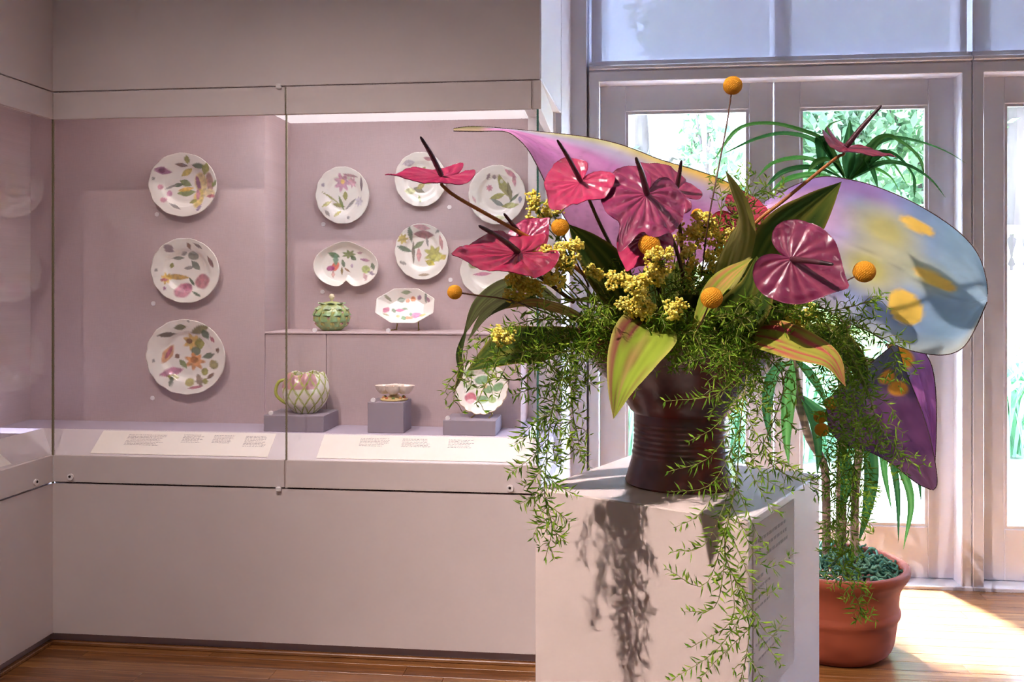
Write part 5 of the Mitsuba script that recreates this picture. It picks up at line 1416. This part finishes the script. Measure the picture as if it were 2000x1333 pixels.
frond(K([(1480, 640, 1.66), (1462, 720, 1.56), (1449, 800, 1.52), (1443, 880, 1.51), (1438, 940, 1.50), (1424, 1010, 1.49), (1416, 1080, 1.49), (1442, 1150, 1.48), (1463, 1220, 1.48), (1456, 1290, 1.48), (1440, 1350, 1.48)], 1.5),
      [(0.10, at(1420, 690, 1.54), at(1320, 712, 1.54)), (0.16, at(1400, 770, 1.51), at(1300, 784, 1.50)), (0.20, at(1490, 790, 1.5), at(1530, 830, 1.5)), (0.25, at(1400, 830, 1.5), at(1346, 862, 1.5)), (0.30, at(1390, 890, 1.48), at(1306, 922, 1.48)),
       (0.31, at(1500, 880, 1.5), at(1575, 932, 1.5)), (0.36, at(1390, 945, 1.48), at(1306, 962, 1.48)), (0.36, at(1490, 930, 1.49), at(1545, 960, 1.49)), (0.42, at(1500, 985, 1.48), at(1520, 1000, 1.48)), (0.44, at(1370, 1000, 1.47), at(1320, 1030, 1.47)),
       (0.47, at(1380, 1060, 1.47), at(1315, 1078, 1.46)), (0.50, at(1480, 1045, 1.48), at(1500, 1065, 1.48)), (0.54, at(1380, 1140, 1.47), at(1302, 1112, 1.46)), (0.55, at(1490, 1105, 1.47), at(1550, 1082, 1.47)), (0.60, at(1400, 1180, 1.47), at(1336, 1196, 1.46)),
       (0.61, at(1480, 1155, 1.46), at(1520, 1150, 1.46)), (0.70, at(1430, 1210, 1.46), at(1350, 1265, 1.46)), (0.72, at(1500, 1240, 1.47), at(1530, 1210, 1.47)), (0.80, at(1400, 1270, 1.46), at(1310, 1330, 1.46)), (0.82, at(1500, 1265, 1.46), at(1525, 1300, 1.46)),
       (0.86, at(1400, 1290, 1.46), at(1370, 1325, 1.46)), (0.92, at(1480, 1310, 1.46), at(1490, 1345, 1.46))],
      'longest asparagus fern spray, trailing past the near corner of the pedestal', 7, auto=26, auto_len=0.030, length=0.021)
frond(K([(1395, 640, 1.62), (1425, 700, 1.56), (1415, 760, 1.54), (1385, 815, 1.54)], 1.56), [], 'asparagus fern spray hanging over the front of the vase bowl', 17, auto=14, auto_len=0.060)
frond(K([(1460, 645, 1.64), (1478, 720, 1.60), (1462, 790, 1.58)], 1.6), [], 'asparagus fern spray hanging over the right side of the vase bowl', 18, auto=14, auto_len=0.055)
frond(K([(1480, 680, 1.68), (1530, 740, 1.64), (1512, 820, 1.62), (1490, 880, 1.60), (1530, 925, 1.60), (1590, 940, 1.60)], 1.62), [], 'asparagus fern spray against the bright doors, right of the vase', 8, auto=24, auto_len=0.042)
frond(K([(1520, 610, 1.66), (1600, 610, 1.60), (1660, 600, 1.57), (1728, 580, 1.56)], 1.6), [], 'asparagus fern spray reaching right under the burgundy anthurium', 9, auto=24, auto_len=0.045)
frond(K([(1560, 620, 1.66), (1620, 625, 1.61), (1680, 640, 1.58), (1740, 680, 1.58), (1765, 740, 1.58)], 1.6), [], 'asparagus fern spray curving down over the rim of the blue silk petal', 10, auto=26, auto_len=0.048)
frond(K([(1600, 620, 1.68), (1650, 680, 1.64), (1690, 750, 1.62), (1716, 830, 1.62), (1755, 880, 1.62), (1795, 915, 1.62)], 1.62), [], 'yellowish asparagus fern spray lying across the dusky low petal', 11, auto=34, auto_len=0.052)
frond(K([(1610, 630, 1.72), (1660, 740, 1.70), (1672, 840, 1.70), (1666, 930, 1.70), (1655, 1010, 1.70), (1645, 1080, 1.70), (1660, 1140, 1.70), (1692, 1210, 1.70)], 1.7), [], 'heavy asparagus fern spray hanging far down in front of the terracotta pot', 12, auto=66, auto_len=0.055, dens=1.3)
frond(K([(1600, 640, 1.76), (1640, 760, 1.76), (1640, 880, 1.76), (1630, 980, 1.76), (1625, 1080, 1.76)], 1.76), [], 'asparagus fern spray hanging beside the heavy one, above the pot', 13, auto=40, auto_len=0.055, dens=1.2)
frond(K([(1440, 470, 1.82), (1458, 400, 1.80), (1462, 330, 1.80)], 1.8), [], 'feathery asparagus fern tip standing up right of the tall twisted leaf', 14, auto=16, auto_len=0.040, droop=-0.3)
frond(K([(1440, 460, 1.84), (1480, 390, 1.82), (1530, 365, 1.82)], 1.8), [], 'feathery asparagus fern tip leaning right above the brown stem', 15, auto=14, auto_len=0.036, droop=-0.1)
frond(K([(1400, 470, 1.84), (1410, 390, 1.84), (1395, 335, 1.84)], 1.84), [], 'wispy asparagus fern tip left of the tall twisted leaf', 16, auto=12, auto_len=0.03, droop=-0.3, dens=0.8)
rf = np.random.default_rng(9)
for k in range(26):
    a0 = K([(1140 + k * 15.5, 632 + rf.uniform(-14, 8))], 1.68 + rf.uniform(-0.03, 0.03))[0]
    ang = rf.uniform(-2.6, -0.5)
    ln = rf.uniform(0.08, 0.15)
    d1 = RGT * math.cos(ang) * 0.9 - FWD * rf.uniform(0.4, 1.0) + UP * rf.uniform(-0.5, 0.35)
    d1 = unit(d1)
    frond([a0, a0 + d1 * ln * 0.6, a0 + d1 * ln - UP * 0.025], [], 'bushy asparagus fern tuft on the vase rim, ' + nth(k, 26) + ' in the row', 200 + k, auto=12, auto_len=0.04, group='fern tufts along the vase rim')
for k in range(12):
    a0 = K([(1180 + k * 26, 600 + rf.uniform(-30, 20))], 1.76)[0]
    d1 = unit(RGT * rf.uniform(-0.8, 0.8) - FWD * rf.uniform(0.1, 0.8) + UP * rf.uniform(0.2, 0.8))
    frond([a0, a0 + d1 * 0.06, a0 + d1 * 0.10], [], 'asparagus fern tuft in the shade behind the goldenrod, ' + nth(k, 12), 240 + k, auto=10, auto_len=0.035, group='fern tufts among the goldenrod')


# ================================================================ the potted dracaena by the doors
def clay_fn(p, n, uv):
    a = fbm(p.x * 5, p.y * 5, p.z * 9)
    return mix(M3((108, 45, 25)), M3((136, 66, 43)), smoothstep(0.25, 0.75, a))


mat('terracotta', mikit.proc(clay_fn), 0.7, specular=0.25)
PC = V(625 / FPX * 3.57, 3.57, 0)
pprof = [(0.001, 0.0), (0.165, 0.0), (0.19, 0.008), (0.212, 0.026), (0.224, 0.055), (0.231, 0.10), (0.237, 0.140), (0.246, 0.158), (0.247, 0.172), (0.241, 0.186), (0.242, 0.23), (0.248, 0.258), (0.262, 0.285), (0.277, 0.308), (0.282, 0.325), (0.278, 0.340), (0.262, 0.342), (0.252, 0.325),
         (0.245, 0.28), (0.001, 0.27)]
put('terracotta_pot', lathe(curve(np.c_[np.array(pprof), np.zeros(len(pprof))], 110)[:, :2], 96, PC * [1, 1, 0]), 'terracotta', None, 50, 'large round terracotta pot on the floor beyond the pedestal', 'pot')
scene['moss_green'] = {'type': 'twosided', 'b': {'type': 'diffuse', 'reflectance': VC}}
rm = np.random.default_rng(8)
ms, cs = [], []
for k in range(420):
    a, q = rm.uniform(0, 2 * np.pi), 0.245 * math.sqrt(rm.uniform())
    p = PC * [1, 1, 0] + [q * math.cos(a), q * math.sin(a), 0.30 + 0.05 * (1 - (q / 0.25) ** 2) + rm.uniform(-0.01, 0.025)]
    w = [p]
    dr_ = unit(rm.normal(size=3) * [1, 1, 0.4])
    for j in range(5):
        dr_ = unit(dr_ + rm.normal(size=3) * 0.7)
        w.append(w[-1] + dr_ * 0.014)
    w = np.array(w)
    w[:, :2] = PC[:2] + (w[:, :2] - PC[:2]) * np.minimum(1, 0.248 / np.maximum(np.linalg.norm(w[:, :2] - PC[:2], axis=1, keepdims=True), 1e-6))
    m = tube(curve(w, 12), rm.uniform(0.003, 0.006), 5)
    ms.append(m)
    cs.append(np.broadcast_to(blend((44, 84, 70), (104, 142, 120), rm.uniform()), (len(m.vertices), 3)))
put('moss', join(ms), 'moss_green', None, True, 'curly blue green moss covering the soil of the terracotta pot', 'moss', kind='stuff', color=np.vstack(cs))

dra = thing('dracaena', 'tall potted dracaena with canes and arching strap leaves, in the terracotta pot', 'plant')
mat('cane', mikit.proc(lambda p, n, uv: mix(M3((96, 78, 66)), M3((150, 126, 108)), smoothstep(0.2, 0.8, noise(p.z * 90, p.x * 20, 1)))), 0.8)
for pts, rad in (([(1614, 1098), (1613, 950), (1606, 900), (1578, 850), (1560, 770), (1548, 700)], 0.016), ([(1642, 1100), (1644, 900), (1650, 700), (1654, 520), (1656, 360)], 0.020), ([(1668, 1096), (1672, 940), (1690, 800), (1700, 700)], 0.016),
                 ([(1600, 880), (1585, 870), (1560, 800), (1552, 760)], 0.010)):
    put('cane', tube(curve([at(x, y, 3.57) for x, y in pts], 24), rad, 12), 'cane', dra)
GRN = striped((44, 84, 46), (70, 112, 62), None, 0.3, 4.0)
LGT = striped((72, 122, 56), (104, 150, 80), None, 0.35, 4.0)


def dleaf(pts, w, d, seed, fn=GRN, nrm=None):
    c = [at(p[0], p[1], d + (0.10 * math.sin(seed * 1.7)) * i / len(pts)) for i, p in enumerate(pts)]
    mm, cc = leaf_mesh(c, w, nrm if nrm is not None else face(0.1 * math.sin(seed), 0.45, 0.85), fn, seed, n=28, m=7, peak=0.35, fold=0.3, wave=0.03)
    put('leaf', mm, 'leaf_thin', dra, True, color=cc)


top = [([(1650, 350), (1614, 282), (1560, 256), (1497, 243), (1440, 255), (1392, 316)], .026), ([(1650, 350), (1600, 285), (1540, 264), (1480, 272), (1410, 302)], .028), ([(1650, 352), (1600, 320), (1562, 311), (1510, 320), (1476, 350)], .024),
       ([(1652, 352), (1590, 330), (1530, 338), (1490, 372)], .026), ([(1640, 355), (1590, 345), (1540, 352), (1500, 380)], .030), ([(1660, 350), (1700, 290), (1745, 272), (1800, 280), (1850, 298), (1891, 322)], .024),
       ([(1660, 350), (1720, 272), (1760, 280), (1795, 310), (1806, 345)], .024), ([(1660, 352), (1720, 322), (1770, 325), (1815, 350), (1848, 388)], .024), ([(1660, 352), (1700, 300), (1740, 318), (1778, 372)], .030),
       ([(1655, 350), (1657, 290), (1660, 232)], .026), ([(1650, 350), (1622, 290), (1618, 250), (1640, 236), (1655, 234)], .018), ([(1650, 350), (1620, 300), (1606, 272), (1603, 320), (1600, 345)], .030), 
       ([(1655, 355), (1690, 330), (1735, 345), (1760, 380)], .032), ([(1655, 352), (1680, 310), (1700, 330), (1716, 372)], .028), ([(1655, 352), (1630, 318), (1600, 316), (1575, 340)], .026), ([(1660, 350), (1730, 300), (1780, 340), (1786, 390)], .026)]
for k, (p, w) in enumerate(top):
    dleaf(p, w, 3.55, k, LGT if k % 2 == 0 else GRN)
low = [([(1548, 705), (1510, 730), (1497, 800), (1506, 870)], .028), ([(1548, 705), (1540, 770), (1535, 850), (1541, 912)], .034), ([(1560, 770), (1590, 800), (1620, 820), (1648, 862)], .030), ([(1565, 780), (1590, 830), (1598, 880), (1596, 930)], .026),
       ([(1548, 700), (1575, 668), (1610, 664), (1640, 700)], .028), ([(1552, 700), (1580, 730), (1600, 760), (1618, 800)], .022),
       ([(1695, 800), (1735, 880), (1752, 960), (1755, 1062)], .018), ([(1700, 800), (1752, 900), (1778, 980), (1764, 1076)], .026), ([(1640, 860), (1652, 920), (1648, 970), (1638, 1010)], .034), ([(1690, 820), (1700, 920), (1692, 1000), (1676, 1064)], .036),
       ([(1700, 800), (1720, 860), (1728, 930), (1742, 1000)], .018), ([(1700, 790), (1760, 860), (1790, 920), (1800, 985)], .018)]
for k, (p, w) in enumerate(low):
    dleaf(p, w * 0.8, 3.50 + 0.03 * (k % 3), 50 + k, LGT if k % 3 == 1 else GRN, face(0.15 * math.sin(k), 0.85, 0.45))
